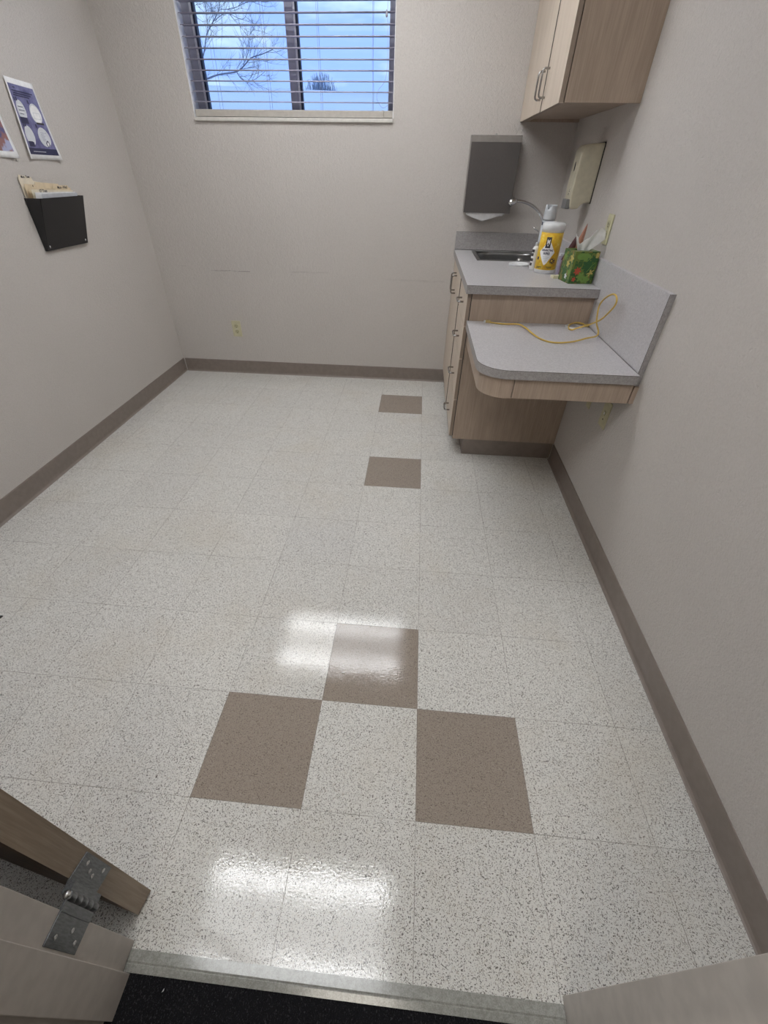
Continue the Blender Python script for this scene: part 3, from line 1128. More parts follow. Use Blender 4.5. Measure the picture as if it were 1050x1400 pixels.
b.build('printed_mark', sd)


# ================================================================ WALL PLATES
def outlet(name, loc, nrm, label, cat='outlet', kind='duplex', h=.1145, w=.070):
    """plate on a wall; nrm = direction into the room ('-y' or '-x')"""
    p = thing(name, loc, label, cat)
    L = Vector(loc)

    def to(mtxb):
        if nrm == '-y':
            return Matrix.Translation(L)
        return Matrix.Translation(L) @ Matrix.Rotation(-PI / 2, 4, 'Z')
    # local frame: x right, y into wall (0 = wall surface), z up, plate sits at y in [-.006,0]
    b = MB().box((-w / 2, -.0055, -h / 2), (w / 2, -.0005, h / 2), 'ivory', .0018)
    b.xf(to(0)).build('cover_plate', p)
    if kind == 'duplex':
        for zc in (.0195, -.0195):
            b = MB()
            pts = [(.0165 * math.cos(a) * 1.0, zc + .0145 * math.sin(a)) for a in [2 * PI * i / 20 for i in range(20)]]
            b.prism(pts, -.0075, -.0052, 'ivory_dark', 'y')
            b.box((-.0078, -.0079, zc - .001), (-.0056, -.0073, zc + .007), 'slot')
            b.box((.0056, -.0079, zc - .001), (.0078, -.0073, zc + .006), 'slot')
            b.lathe([(.0024, 0), (.0024, .0006)], (0, -.0079, zc - .008), 'slot', 10, 'y')
            b.xf(to(0)).build('receptacle', p)
        b = MB().lathe([(.003, 0), (.003, .001)], (0, -.0064, 0), 'nickel', 12, 'y')
        b.xf(to(0)).build('screw', p)
    elif kind == 'jack':
        b = MB().box((-.008, -.0085, -.004), (.008, -.0052, .014), 'ivory_dark', .001)
        b.box((-.005, -.0089, .000), (.005, -.0084, .010), 'white_plastic')
        b.xf(to(0)).build('jack', p)
        b = MB().lathe([(.0035, 0), (.0035, .001)], (0, -.0064, -.022), 'slot', 12, 'y')
        b.xf(to(0)).build('screw', p)
    return p


outlet('wall_outlet', (-1.470, YB, .343), '-y', 'ivory duplex outlet low on the wall under the window')
outlet('wall_outlet', (XR, 1.768, 1.114), '-x', 'ivory duplex outlet on the right wall above the tissue box')
outlet('jack_plate', (XR, 1.135, .508), '-x', 'ivory jack plate on the right wall under the desk', 'wall plate', 'jack')
outlet('jack_plate', (XR, 1.335, .508), '-x', 'ivory plate half hidden behind the desk drawer', 'wall plate', 'jack', w=.045)

# ================================================================ POSTERS
def poster(name, pts, label, art):
    """pts: TL, TR, BR, BL as (y, z) on the left wall, lower corners curl off the wall"""
    tl, tr, br, blc = pts

    def P(u, v, off=0):
        y = (tl[0] * (1 - u) + tr[0] * u) * v + (blc[0] * (1 - u) + br[0] * u) * (1 - v)
        z = (tl[1] * (1 - u) + tr[1] * u) * v + (blc[1] * (1 - u) + br[1] * u) * (1 - v)
        curl = .0012 + .010 * (1 - v) ** 3 * u ** 2 + .007 * abs(2 * u - 1) ** 3 * (1 - v) ** .7
        curl += .006 * (1 - u) ** 4
        return Vector((XL + curl + off, y, z))
    t = thing(name, (XL + .002, (tl[0] + tr[0]) / 2, blc[1]), label, 'poster')
    MB().grid(lambda u, v: P(u, v), 10, 14, 'paper', .0004).build('paper_sheet', t)
    art(P, t)
    return t


def art1(P, t):
    b = MB()
    b.grid(lambda u, v: P(.055 + .89 * u, .065 + .865 * v, .0011), 10, 14, 'poster')
    b.grid(lambda u, v: P(.055 + .89 * u, .065 + .085 * v, .0015), 8, 2, 'navy')
    tag(b.build('printed_panel', t), 'violet blue printed field')
    o = MB()

    def oval(cu, cv, ru, rv, m, off=.0016):
        bf = set(o.bm.faces)
        o.bm.faces.new([o.bm.verts.new(P(cu + ru * math.cos(a), cv + rv * math.sin(a), off)) for a in [2 * PI * i / 24 for i in range(24)]])
        o._fin(bf, m)

    def rect(u0, v0, u1, v1, m, off=.002):
        bf = set(o.bm.faces)
        o.bm.faces.new([o.bm.verts.new(P(a, c, off)) for a, c in ((u0, v0), (u1, v0), (u1, v1), (u0, v1))])
        o._fin(bf, m)
    for (cu, cv) in ((.255, .615), (.255, .305), (.72, .605), (.72, .305)):
        oval(cu, cv, .175 if cu > .5 else .155, .130, 'paper2')
    oval(.72, .60, .155, .112, 'paper', .0018)
    rect(.62, .535, .84, .62, 'paper2', .0021)
    rect(.64, .545, .82, .612, 'paper', .0023)
    rect(.63, .470, .87, .495, 'ink')
    rect(.10, .455, .37, .535, 'navy')
    rect(.13, .165, .32, .235, 'navy')
    for (u, v) in ((.56, .72), (.56, .425), (.10, .725), (.17, .73), (.12, .415), (.19, .42)):
        rect(u, v, u + .045, v + .045, 'navy')
    for (u, v, w_) in ((.20, .885, .08), (.12, .845, .72), (.16, .815, .60), (.14, .79, .55)):
        rect(u, v, u + w_, v + .012, 'navy')
    for k in range(6):
        rect(.16, .68 - .022 * k, .36 - .02 * (k % 3), .688 - .022 * k, 'navy' if k % 2 else 'paper', .0021)
        rect(.64, .36 - .02 * k, .82 - .02 * (k % 2), .3635 - .02 * k, 'poster', .0021)
    bf = set(o.bm.faces)
    o.bm.faces.new([o.bm.verts.new(P(a, c, .0024)) for a, c in ((.73, .17), (.81, .20), (.80, .25), (.76, .265), (.70, .22))])
    o._fin(bf, 'navy')
    bf = set(o.bm.faces)
    o.bm.faces.new([o.bm.verts.new(P(a, c, .0026)) for a, c in ((.745, .18), (.79, .21), (.775, .25), (.725, .22))])
    o._fin(bf, 'paper')
    rect(.20, .100, .60, .108, 'paper2')
    o.build('printed_figures', t)


def art2(P, t):
    b = MB()
    b.grid(lambda u, v: P(.055 + .88 * u, .085 + .845 * v, .0011), 10, 14, 'poster2')
    tag(b.build('printed_panel', t), 'violet and dark red printed photo')


poster('wall_poster', [(1.876, 1.607), (2.056, 1.600), (2.068, 1.325), (1.842, 1.327)], 'violet blue sheet with white ovals taped above the file pocket', art1)
poster('wall_poster', [(1.560, 1.600), (1.762, 1.604), (1.766, 1.328), (1.556, 1.332)], 'sheet cut off by the left picture edge, red and violet print', art2)

# ================================================================ FILE POCKET
fp = thing('file_pocket', (XL + .03, 1.876, .972), 'smoky black plastic wall pocket holding folders on the left wall', 'file holder')
b = MB()
py0, py1 = 1.709, 2.042
z0_, z1_ = .972, 1.184
D = .080
b.box((XL + .0006, py0, z0_), (XL + .003, py1, z1_), 'black_plastic')
# flared front and wedge sides as a bent sheet


def wedge(y):
    return [(XL + .003, z0_), (XL + .014, z0_), (XL + D, z1_), (XL + .003, z1_)]


b.prism(wedge(0), py0, py0 + .0025, 'black_plastic', 'y')
b.prism(wedge(0), py1 - .0025, py1, 'black_plastic', 'y')
b.prism([(XL + .012, z0_), (XL + .0145, z0_), (XL + D + .0015, z1_), (XL + D - .001, z1_)], py0 + .0025, py1 - .0025, 'black_plastic', 'y')
b.box((XL + .003, py0 + .0025, z0_), (XL + .014, py1 - .0025, z0_ + .0025), 'black_plastic')
b.build('pocket_shell', fp)
for y in (py0 + .020, py1 - .020):
    b = MB().lathe([(.0060, 0), (.005, .0025), (.001, .0034)], (0, 0, 0), 'chrome', 14, 'x')
    b.xf(Matrix.Translation((XL + .0185, y, z0_ + .016)) @ Matrix.Rotation(.29, 4, 'Y'))
    b.build('rivet', fp)


def sheet(name, x, y0, y1, ztop0, ztop1, lean, m, label, cat, group=None, tab=None, words=None):
    """sheet standing in the pocket; bottom at z .980; lean tips its top away from the wall"""
    t = thing(name, (x, (y0 + y1) / 2, .978), label, cat, group)
    zb_ = .978

    def X(z):
        return x + lean * (z - zb_)
    pts = [(y0, zb_), (y1, zb_), (y1, ztop1)]
    if tab:
        a, c, hh = tab
        f = lambda yy: ztop0 + (ztop1 - ztop0) * (yy - y0) / (y1 - y0)
        pts += [(c + .006, f(c)), (c, f(c) + hh), (a, f(a) + hh), (a - .006 if a - .006 > y0 else a, f(a))]
    pts += [(y0, ztop0)]
    b = MB()
    bf = set(b.bm.faces)
    v0 = [b.bm.verts.new((X(z), y, z)) for y, z in pts]
    v1 = [b.bm.verts.new((X(z) + .0012, y, z)) for y, z in pts]
    n = len(pts)
    fs = [b.bm.faces.new(v0), b.bm.faces.new(v1)] + [b.bm.faces.new((v0[i], v0[(i + 1) % n], v1[(i + 1) % n], v1[i])) for i in range(n)]
    bmesh.ops.recalc_face_normals(b.bm, faces=fs)
    b._fin(bf, m)
    b.build('sheet', t)
    if words:
        for (wtxt, yc, zc, sz) in words:
            MB().text(wtxt, sz, 'ink', lambda u, v: (X(zc + v) + .0018, yc + u, zc + v), .0004).build('handwriting', t)
    return t


GF = 'manila folders in the black wall pocket'
sheet('manila_folder', XL + .0042, 1.716, 2.030, 1.258, 1.215, .010, 'manila_pale', 'rearmost manila folder in the pocket, with the highest left tab', 'folder', GF, (1.724, 1.800, .014), [('Mon  Tues', 1.762, 1.262, .013)])
sheet('manila_folder', XL + .0056, 1.722, 2.030, 1.238, 1.218, .05, 'manila', 'manila folder second from the wall in the pocket', 'folder', GF, (1.80, 1.96, .010), [('4', 1.775, 1.228, .012)])
sheet('manila_folder', XL + .0070, 1.724, 2.028, 1.221, 1.216, .10, 'manila', 'manila folder with dark writing at its left, third from the wall', 'folder', GF, (1.90, 2.01, .010), [('Mon - Wed', 1.965, 1.2185, .016)])
sheet('manila_folder', XL + .0084, 1.722, 2.026, 1.217, 1.205, .15, 'manila_pale', 'front manila folder behind the white papers in the pocket', 'folder', GF, None, [('S7 Tues', 1.80, 1.2085, .017)])
GP = 'white papers in the black wall pocket'
sheet('paper_sheet', XL + .0096, 1.724, 2.024, 1.206, 1.200, .20, 'paper', 'taller white paper standing in the black wall pocket', 'paper', GP)
sheet('paper_sheet', XL + .0108, 1.752, 2.020, 1.200, 1.196, .25, 'paper2', 'pale grey paper at the very front of the black wall pocket', 'paper', GP)

# ================================================================ DISINFECTING WIPES
wc = (.570, 1.980)
R_ = .0530
wp = thing('wipes_canister', (wc[0], wc[1], .905), 'yellow canister of disinfecting wipes with white lid on the counter', 'wipes canister')
MB().lathe([(.048, 0), (.0515, .002), (.0520, .016), (R_ - .0008, .018)], (wc[0], wc[1], .9052), 'white_plastic', 48).build('base', wp)
MB().lathe([(R_ - .0012, .0175), (R_, .0185), (R_, .175), (R_ - .0012, .176)], (wc[0], wc[1], .9052), 'wipes', 64).build('label_sleeve', wp)
MB().lathe([(R_ - .002, .176), (R_ - .002, .186), (R_ + .001, .188), (R_ + .001, .208), (R_ - .003, .214), (R_ - .010, .2155), (.012, .2155), (.010, .219), (.001, .2195)], (wc[0], wc[1], .9052), 'white_plastic', 48).build('lid', wp)
ang0 = math.atan2(-.6758 - wc[1], -.0875 - wc[0]) - .05      # label faces the doorway


def wrap(du=0, zc=0, k=0, base=ang0, cc=wc, r=R_):
    def fn(x, y):
        a = base + (x + du) / r
        return Vector((cc[0] + (r + .0004 + k) * math.cos(a), cc[1] + (r + .0004 + k) * math.sin(a), zc + y))
    return fn


def wrapped_poly(b, pts, m, k=0, sub=8, **kw):
    """polygon on a cylinder, fan of thin strips so that it follows the curve"""
    fn = wrap(k=k, **kw)
    ys = sorted({round(p[0], 5) for p in pts})
    lo, hi = ys[0], ys[-1]

    def span(x):
        zs_ = []
        n = len(pts)
        for i in range(n):
            (xa, za), (xb, zb2) = pts[i], pts[(i + 1) % n]
            if abs(xb - xa) < 1e-7:
                if abs(x - xa) < 1e-6:
                    zs_ += [za, zb2]
            elif min(xa, xb) - 1e-7 <= x <= max(xa, xb) + 1e-7:
                zs_.append(za + (zb2 - za) * (x - xa) / (xb - xa))
        return min(zs_), max(zs_)
    N = sub * 2
    bf = set(b.bm.faces)
    cols = []
    for i in range(N + 1):
        x = lo + (hi - lo) * i / N
        a, c = span(x)
        cols.append((b.bm.verts.new(fn(x, a)), b.bm.verts.new(fn(x, c))))
    for (a0, a1), (b0, b1) in zip(cols, cols[1:]):
        b.bm.faces.new((a0, b0, b1, a1))
    b._fin(bf, m)


b = MB()
# x grows counter-clockwise seen from above = to the right when facing the label
wrapped_poly(b, [(-.043, 1.000), (-.006, 1.046), (.004, 1.046), (.034, 1.000), (-.002, .944), (-.008, .944)], 'paper', k=.0002)
wrapped_poly(b, [(-.018, 1.018), (.006, 1.018), (.006, 1.064), (-.018, 1.064)], 'ink', k=.0005)
b.text('M', .026, 'paper', wrap(-.006, 1.043, .0009), .0009, .7)
b.text('v', .014, 'paper', wrap(-.006, 1.030, .0009), .0006)
b.text('DISINFECTING', .0112, 'navy', wrap(-.004, 1.008, .0006), .0005, .78)
b.text('WIPES', .0145, 'navy', wrap(-.005, .994, .0006), .0006, .8)
for i in range(4):
    wrapped_poly(b, [(-.020 + .003 * i, .979 - .007 * i), (.010 - .003 * i, .979 - .007 * i), (.010 - .003 * i, .9815 - .007 * i), (-.020 + .003 * i, .9815 - .007 * i)], 'can_white', k=.0006)
b.text('Qt', .024, 'ink', wrap(.033, .963, .0006), .0007)
bf = None
for r0 in (.0135,):
    n = 26
    fnw = wrap(.032, .963, .0007)
    f0 = set(b.bm.faces)
    vo = [b.bm.verts.new(fnw(r0 * math.cos(2 * PI * i / n), r0 * math.sin(2 * PI * i / n))) for i in range(n)]
    vi = [b.bm.verts.new(fnw((r0 - .0013) * math.cos(2 * PI * i / n), (r0 - .0013) * math.sin(2 * PI * i / n))) for i in range(n)]
    for i in range(n):
        b.bm.faces.new((vo[i], vo[(i + 1) % n], vi[(i + 1) % n], vi[i]))
    b._fin(f0, 'ink')
wrapped_poly(b, [(-.052, .965), (-.040, .965), (-.040, .978), (-.052, .978)], 'navy', k=.0004)
for (x, z, w_) in ((-.045, .934, .030), (-.046, .930, .020), (.006, .936, .030), (.010, .931, .026)):
    wrapped_poly(b, [(x, z), (x + w_, z), (x + w_, z + .0022), (x, z + .0022)], 'ink', k=.0004)
b.build('label_print', wp)

# aerosol can behind it
ac = (.572, 2.130)
can = thing('spray_can', (ac[0], ac[1], .905), 'pale grey aerosol spray can behind the yellow wipes canister', 'spray can')
MB().lathe([(.0305, 0), (.0325, .003), (.0325, .198), (.0300, .210), (.0285, .213)], (ac[0], ac[1], .9052), 'can_body', 36).build('can_body', can)
b = MB()
b.text('M Z', .020, 'navy', wrap(.008, 1.105, .0006, math.atan2(-.676 - ac[1], -.0875 - ac[0]), ac, .0325), .0007)
wrapped_poly(b, [(-.040, 1.098), (-.028, 1.098), (-.028, 1.112), (-.040, 1.112)], 'navy', k=.0004, base=math.atan2(-.676 - ac[1], -.0875 - ac[0]), cc=ac, r=.0325)
b.build('label_print', can)
b = MB()
n = 36
capang = math.atan2(-.676 - ac[1], -.0875 - ac[0]) + PI / 2


def cap(u, v):
    a = 2 * PI * u
    notch = max(0, 1 - abs(((a - math.atan2(-.676 - ac[1], -.0875 - ac[0]) + .35 + PI) % (2 * PI)) - PI) / .42)
    top = .2785 - .018 * (1 if notch > .25 else notch * 4)
    r = .0310 - .0035 * v ** 2
    return Vector((ac[0] + r * math.cos(a), ac[1] + r * math.sin(a), .905 + .2135 + (top - .2135) * v))


b.grid(cap, 48, 6, 'can_white', .0012)
b.lathe([(.024, .2145), (.024, .2560), (.010, .2600), (.008, .268), (.001, .269)], (ac[0], ac[1], .905), 'can_white', 24)
b.build('cap', can)

# small dark-lettered bottle behind left of the wipes
bc = (.5235, 2.056)
bt = thing('small_bottle', (bc[0], bc[1], .905), 'little white bottle with black lettering half hidden left of the wipes canister', 'bottle')
MB().lathe([(.0165, 0), (.018, .003), (.018, .095), (.014, .104), (.008, .108)], (bc[0], bc[1], .9052), 'white_plastic', 28).build('bottle_body', bt)
MB().lathe([(.0085, .1075), (.0085, .122), (.007, .124), (.001, .1245)], (bc[0], bc[1], .9052), 'can_white', 20).build('cap', bt)
b = MB()
a0 = math.atan2(-.676 - bc[1], -.0875 - bc[0]) - .75
for zc_, w_ in ((.925, .010), (.945, .014), (.968, .010), (.985, .013)):
    wrapped_poly(b, [(-w_, zc_), (w_ * .6, zc_), (w_ * .6, zc_ + .013), (-w_, zc_ + .013)], 'ink', k=.0004, base=a0, cc=bc, r=.018)
b.build('label_print', bt)

# ================================================================ TISSUE BOX
A9 = math.radians(9)
tb0 = Vector((.622, 1.691, .9052))
S_ = .1165
H_ = .130
tm = Matrix.Translation(tb0) @ Matrix.Rotation(A9, 4, 'Z')
tbx = thing('tissue_box', tb0 + Vector((.05, .06, 0)), 'green leaf-print cube tissue box on the counter edge', 'tissue box')
b = MB()
cx_, cy_, ra, rb = S_ / 2, S_ / 2, .040, .026
bf = set(b.bm.faces)
bottom = [b.bm.verts.new(p) for p in ((0, 0, 0), (S_, 0, 0), (S_, S_, 0), (0, S_, 0))]
top = [b.bm.verts.new(p) for p in ((0, 0, H_), (S_, 0, H_), (S_, S_, H_), (0, S_, H_))]
b.bm.faces.new(bottom)
for i in range(4):
    b.bm.faces.new((bottom[i], bottom[(i + 1) % 4], top[(i + 1) % 4], top[i]))
# top with an oval opening
n = 32
hole = [b.bm.verts.new((cx_ + ra * math.cos(-3 * PI / 4 + 2 * PI * i / n), cy_ + rb * math.sin(-3 * PI / 4 + 2 * PI * i / n), H_)) for i in range(n)]
for q in range(4):
    seg = [hole[(q * 8 + i) % n] for i in range(9)]
    for i in range(8):
        if i < 4:
            b.bm.faces.new((top[q], seg[i], seg[i + 1]))
        else:
            b.bm.faces.new((top[(q + 1) % 4], seg[i], seg[i + 1]))
    b.bm.faces.new((top[q], top[(q + 1) % 4], seg[4]))
bmesh.ops.recalc_face_normals(b.bm, faces=[f_ for f_ in b.bm.faces])
b._fin(bf, 'tissue_box')
b.xf(tm).build('carton', tbx)
b = MB()


def blob(b, cx, cz, r, m, face='front', lobes=5, amp=.25, k=0, squash=1, rot=0):
    bf = set(b.bm.faces)
    pts = []
    for i in range(40):
        a = 2 * PI * i / 40
        rr = r * (1 + amp * math.cos(lobes * a))
        u, w_ = rr * math.cos(a), rr * math.sin(a) * squash
        u, w_ = u * math.cos(rot) - w_ * math.sin(rot), u * math.sin(rot) + w_ * math.cos(rot)
        x, z = min(max(cx + u, .0008), S_ - .0008), min(max(cz + w_, .0008), H_ - .0008)
        pts.append((x, -.0003 - k, z) if face == 'front' else (-.0003 - k, x, z))
    b.bm.faces.new([b.bm.verts.new(p) for p in pts])
    b._fin(bf, m)


blob(b, .035, .110, .020, 'leaf_print', amp=.12, lobes=2, squash=.75)
blob(b, .060, .108, .018, 'leaf_print', amp=.1, lobes=3, squash=.8, k=.0001)
blob(b, .075, .075, .024, 'leaf_dark', amp=.3, lobes=7, k=.0002)
blob(b, .095, .100, .014, 'leaf_dark', amp=.3, lobes=6, k=.0002)
blob(b, .052, .028, .017, 'leaf_print', amp=.3, lobes=6, k=.0003)
blob(b, .080, .018, .016, 'leaf_print', amp=.3, lobes=5, k=.0003)
blob(b, .095, .045, .014, 'yellow_print', amp=.5, lobes=5, k=.0003, squash=.6, rot=.7)
for (cx, cz, ln, rt) in ((.080, .055, .022, .9), (.090, .070, .020, 1.0), (.100, .082, .018, .8), (.070, .098, .024, .95)):
    blob(b, cx, cz, ln * .5, 'leaf_print', amp=0, lobes=1, k=.0004, squash=.14, rot=rt)
blob(b, .030, .052, .014, 'red_print', amp=.30, lobes=7, k=.0005)
blob(b, .022, .018, .0085, 'red_print', amp=.25, lobes=5, k=.0005)
blob(b, .108, .115, .010, 'yellow_print', amp=.2, lobes=3, k=.0003)
for (cy, cz, r, m_) in ((.022, .100, .016, 'yellow_print'), (.050, .075, .014, 'yellow_print'), (.020, .045, .012, 'leaf_print'), (.075, .040, .020, 'leaf_dark'), (.045, .025, .011, 'paper2'), (.090, .100, .014, 'leaf_print')):
    blob(b, cy, cz, r, m_, 'side', 5, .3, .0002, .9, .5)
b.xf(tm)
tag(b.build('printed_leaves', tbx), 'printed flowers and jungle leaves')

b = MB()


def tuft(u, v):
    # pleated tissue pulled up, its tall lobe leaning to the right
    w_ = .012 + .046 * v ** .7
    x = cx_ - .006 + (u - .45) * 2 * w_ + .030 * v ** 1.2 * (u > .3) * min(1, (u - .3) * 3)
    y = cy_ + .012 * math.sin(u * PI * 3.2) * (1 - .6 * v) - .012 * v
    key = [(0, .070), (.12, .058), (.26, .030), (.42, .052), (.58, .082), (.76, .094), (.90, .084), (1, .050)]
    for (ua, ha), (ub, hb) in zip(key, key[1:]):
        if u <= ub + 1e-6:
            t_ = (u - ua) / (ub - ua)
            edge = ha + (hb - ha) * (3 * t_ * t_ - 2 * t_ ** 3)
            break
    return Vector((x, y, H_ - .012 + (edge + .006) * v))


b.grid(tuft, 34, 14, 'tissue', .0005)
b.xf(tm)
tag(b.build('tissue_sheet'), 'white tissue pulled up out of the green leaf-print box', 'tissue')

# wrapper with pointed corners standing behind the box
b = MB()


def cone_leaf(b, base, tip, w, m, bend=.0):
    base, tip = Vector(base), Vector(tip)

    def fn(u, v):
        k = (1 - v) ** .7
        p = base.lerp(tip, v)
        s_ = (u - .5) * w * k
        return Vector((p.x + s_, p.y + .012 * (1 - (2 * u - 1) ** 2) * k * -1 + bend * v, p.z))
    b.grid(fn, 8, 12, m, .0008)


b.prism([(.612, 1.838), (.668, 1.836), (.672, 1.868), (.616, 1.872)], .9053, .985, 'maroon', 'z', bev=.004)
cone_leaf(b, (.634, 1.854, .980), (.655, 1.850, 1.083), .052, 'maroon')
cone_leaf(b, (.664, 1.858, .980), (.688, 1.850, 1.128), .044, 'tan_wrap')
b.prism([(.640, 1.862), (.668, 1.862), (.668, 1.872), (.640, 1.872)], .9855, 1.02, 'maroon', 'z')
b.prism([(.672, 1.846), (.690, 1.846), (.690, 1.868), (.672, 1.868)], .9053, 1.06, 'tan_wrap', 'z', bev=.002)
tag(b.build('snack_wrapper'), 'maroon and tan wrapper with pointed tips behind the tissue box', 'wrapper')

# little things between the wipes and the tissue box
b = MB()
b.prism([(.610, 1.898), (.640, 1.892), (.644, 1.917), (.614, 1.923)], .9053, .988, 'clear_purple', 'z', bev=.003)
b.prism([(.612, 1.90), (.635, 1.897), (.637, 1.914), (.615, 1.917)], .9885, 1.002, 'can_white', 'z', bev=.002)
tag(b.build('plastic_packet'), 'small lavender plastic packet between wipes canister and tissue box', 'packet')
b = MB().box((-.022, -.016, 0), (.022, .016, .012), 'cream_card', .001)
b.xf(Matrix.Translation((.598, 1.828, .9053)) @ Matrix.Rotation(.2, 4, 'Z'))
tag(b.build('small_card_box'), 'flat cream card box beside the green tissue box', 'card box')

# ================================================================ YELLOW CABLE
b = MB()
zc_ = .7451 + .0034
cb = [(.272, 1.587, zc_), (.335, 1.566, zc_), (.400, 1.555, zc_ + .004), (.422, 1.487, zc_ + .008), (.443, 1.400, zc_ + .004), (.470, 1.338, zc_), (.515, 1.300, zc_), (.590, 1.308, zc_ + .004),
      (.655, 1.338, zc_ + .012), (.708, 1.372, zc_ + .014), (.722, 1.405, zc_ + .025), (.712, 1.425, .800), (.708, 1.440, .835), (.706, 1.443, .868), (.704, 1.412, .898), (.702, 1.352, .928), (.700, 1.300, .939),
      (.699, 1.268, .930), (.699, 1.265, .908), (.701, 1.312, .868), (.702, 1.372, .828), (.697, 1.440, .795), (.685, 1.492, .770), (.660, 1.505, .757), (.640, 1.500, zc_ + .003), (.633, 1.530, zc_),
      (.648, 1.578, zc_ + .005), (.682, 1.597, zc_ + .010), (.712, 1.590, zc_ + .008), (.722, 1.585, zc_)]
cbl = thing('network_cable', (.50, 1.45, .745), 'yellow cable lying coiled on the low desk against the backsplash', 'cable')
b.tube(cb, .0034, 'cord', 8, 6)
b.build('jacket', cbl)
b = MB().box((.252, 1.5845, .7453), (.275, 1.5985, .7570), 'plug', .0015)
b.box((.244, 1.5865, .7460), (.2525, 1.5965, .7545), 'white_plastic', .0008)
b.build('plug', cbl)
b = MB().box((.718, 1.576, .7453), (.738, 1.594, .7575), 'plug', .0015)
b.build('plug', cbl)

# ================================================================ SCRAPS
tag(MB().prism([(0, 0), (.010, .002), (.012, .006), (.003, .005)], 0, .0012, 'paper').xf(Matrix.Translation((-.258, .100, .0002))).build('paper_scrap'), 'tiny white fleck on the middle brown tile', 'scrap')
tag(MB().prism([(0, 0), (.003, .002), (.003, .006), (.0015, .003)], 0, .002, 'paper').xf(Matrix.Translation((-.517, -.655, .0002))).build('paper_scrap'), 'tiny white fleck on the dark corridor carpet', 'scrap')
tag(MB().prism([(0, 0), (.020, .004), (.024, .016), (.006, .014)], 0, .006, 'slot').xf(Matrix.Translation((-1.583, .196, .0002))).build('dirt_crumb'), 'dark crumb on the tiles at the left picture edge', 'crumb')

# ================================================================ OUTSIDE
struct(MB().box((-40, YB + 1, -.4), (30, 70, -.3), 'ground'), 'ground')


def branch(b, p, d, L, r, depth, m, spread=.55, up=.15):
    p = Vector(p)
    d = Vector(d).normalized()
    pts = [p.copy()]
    q = p.copy()
    dd = d.copy()
    nseg = 4
    for i in range(nseg):
        dd = (dd + Vector((random.uniform(-1, 1), random.uniform(-1, 1), random.uniform(-1, 1))) * .16 + Vector((0, 0, up * .25))).normalized()
        q = q + dd * L / nseg
        pts.append(q.copy())
    b.tube(pts, [r, r * .55], m, 5 if depth > 1 else 3)
    if depth > 0:
        for i in range(1, nseg + 1):
            for _ in range(2 if depth < 3 else 1):
                nd = (dd + Vector((random.uniform(-1, 1), random.uniform(-1, 1), random.uniform(-.6, 1))) * spread * 1.6).normalized()
                branch(b, pts[i], nd, L * random.uniform(.45, .7), r * .5, depth - 1, m, spread, up)


tr_ = thing('bare_tree', (-4.3, 8.2, -.3), 'leafless tree outside the left window pane', 'tree')
b = MB()
b.tube([(-4.3, 8.2, -.3), (-4.25, 8.2, .8), (-4.15, 8.1, 1.7), (-4.1, 8.0, 2.6), (-3.95, 8.0, 3.6), (-3.9, 8.0, 4.8)], [.11, .04], 'bark', 8, 3)
b.build('trunk', tr_)
b = MB()
M8 = [
    ([(-4.12, 8, 1.9), (-3.75, 8, 2.18), (-3.434, 8, 2.27), (-3.149, 8, 2.325), (-2.892, 8, 2.362), (-2.76, 8, 2.42), (-2.635, 8, 2.49), (-2.50, 8, 2.53), (-2.309, 8, 2.57)], .020),
    ([(-2.892, 8, 2.362), (-2.83, 8, 2.289), (-2.72, 8, 2.270), (-2.614, 8, 2.29), (-2.45, 8, 2.38)], .009),
    ([(-2.76, 8, 2.42), (-2.68, 8, 2.55), (-2.62, 8, 2.70), (-2.55, 8, 2.78)], .008),
    ([(-4.1, 8, 2.2), (-3.55, 8, 2.35), (-3.34, 8, 2.53), (-3.25, 8, 2.72), (-3.10, 8, 2.88), (-3.0, 8, 2.95), (-2.97, 8, 3.10)], .017),
    ([(-3.25, 8, 2.72), (-3.20, 8, 2.90), (-3.24, 8, 3.10)], .008),
    ([(-3.10, 8, 2.85), (-2.90, 8, 2.90), (-2.72, 8, 2.86), (-2.60, 8, 2.93)], .007),
    ([(-3.0, 8, 2.95), (-2.83, 8, 2.96), (-2.6, 8, 3.02), (-2.4, 8, 3.0)], .006),
    ([(-4.0, 8, 3.4), (-3.6, 8, 3.15), (-3.4, 8, 3.05), (-3.32, 8, 2.85)], .011),
]
for pts, r in M8:
    pp = [Vector(p) + Vector((0, random.uniform(-.06, .06), 0)) for p in pts]
    b.tube(pp, [r * .6, r * .25], 'bark', 6, 3)
    for i in range(1, len(pp)):
        for k in range(4):
            t_k = random.random()
            s0 = pp[i - 1].lerp(pp[i], t_k)
            if s0.x < -3.7:
                continue
            d = (pp[i] - pp[i - 1]).normalized()
            nd = (d * .5 + Vector((random.uniform(-.6, .9), random.uniform(-.8, .8), random.uniform(-.5, .9)))).normalized()
            branch(b, s0, nd, random.uniform(.12, .34), .0026, 1, 'bark', .6, .2)
b.build('branches', tr_)

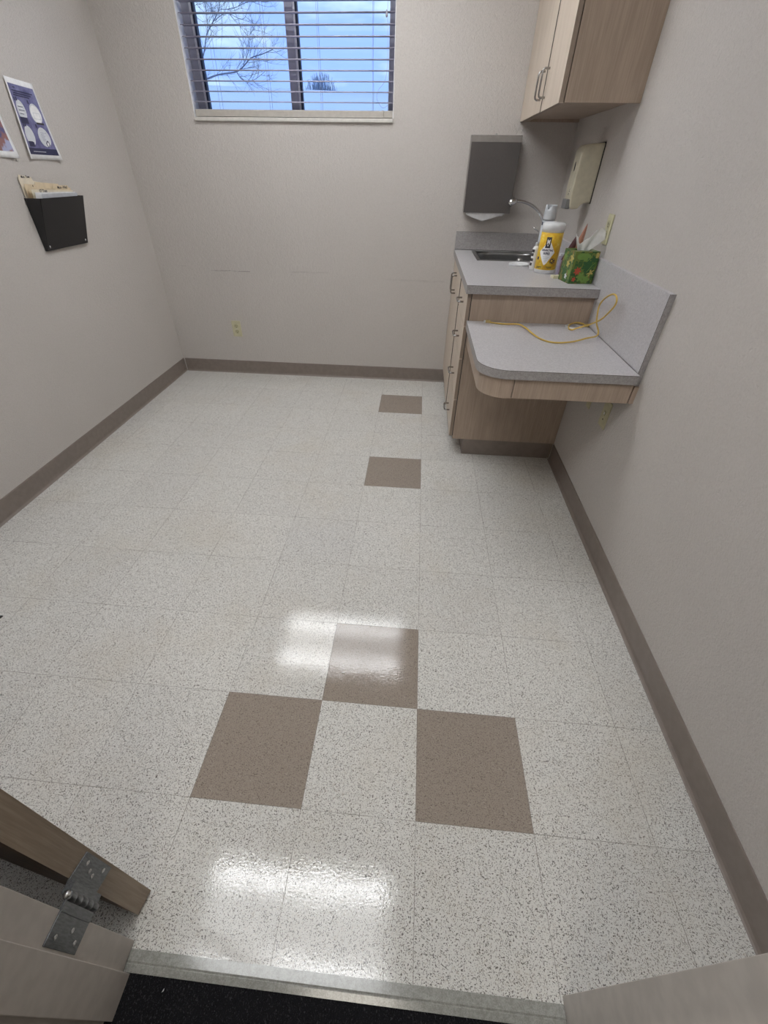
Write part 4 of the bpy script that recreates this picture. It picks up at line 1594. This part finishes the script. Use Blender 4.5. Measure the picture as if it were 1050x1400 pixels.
bu = thing('bare_bush', (-5.2, 28, 3.9), 'distant twiggy treetop showing above the roof line', 'tree')
b = MB()
for k in range(95):
    x = -5.25 + random.gauss(0, .42)
    lim = 1 - min(1, abs(x + 5.25) / 1.15) ** 2
    zz = 3.4
    hgt = .45 + .75 * lim + random.uniform(-.1, .22)
    b.tube([(x * .3 - 5.25 * .7, 28 + random.uniform(-.4, .4), zz), (x, 28 + random.uniform(-.5, .5), zz + hgt * .65), (x + random.uniform(-.12, .12), 28, zz + hgt)], [.028, .008], 'bush', 4)
b.build('twigs', bu)
MB().tube([(-5.25, 28, -.3), (-5.25, 28, 3.5)], [.22, .1], 'bark', 8).build('trunk', bu)

nb = thing('neighbouring_building', (-5, 24, -.3), 'pale roof of a neighbouring building outside the window', 'building')
# roof slope rising to a ridge that recedes to the right
r0_, r1_ = Vector((-14, 18.9, 3.47)), Vector((2.5, 22.6, 3.38))
dn = Vector((.22, -1, 0)).normalized()
b = MB()


def roofp(u, v):
    p = r0_.lerp(r1_, u) + dn * (9.0 * v)
    p.z -= 9.0 * v * .155
    return p


b.grid(roofp, 2, 2, 'roof', -.08)
for i in range(1, 9):
    v = i / 9
    a, c = roofp(0, v), roofp(1, v)
    b.tube([a + Vector((0, 0, .015)), c + Vector((0, 0, .015))], .012, 'roof', 4)
b.build('roof', nb)
MB().tube([r0_ + Vector((0, 0, .01)), r1_ + Vector((0, 0, .01))], .035, 'ridge', 6).build('ridge_cap', nb)
w0, w1 = roofp(0, .96), roofp(1, .96)
b = MB()
bf = set(b.bm.faces)
bk0, bk1 = r0_ - dn * .05, r1_ - dn * .05
cs = [w0, w1, bk1, bk0]
lo_ = [b.bm.verts.new((c.x, c.y, -.3)) for c in cs]
hi_ = [b.bm.verts.new((c.x, c.y, c.z - .10)) for c in cs]
b.bm.faces.new(lo_)
b.bm.faces.new(hi_)
for i in range(4):
    b.bm.faces.new((lo_[i], lo_[(i + 1) % 4], hi_[(i + 1) % 4], hi_[i]))
bmesh.ops.recalc_face_normals(b.bm, faces=list(b.bm.faces))
b._fin(bf, 'stucco')
b.build('walls', nb)
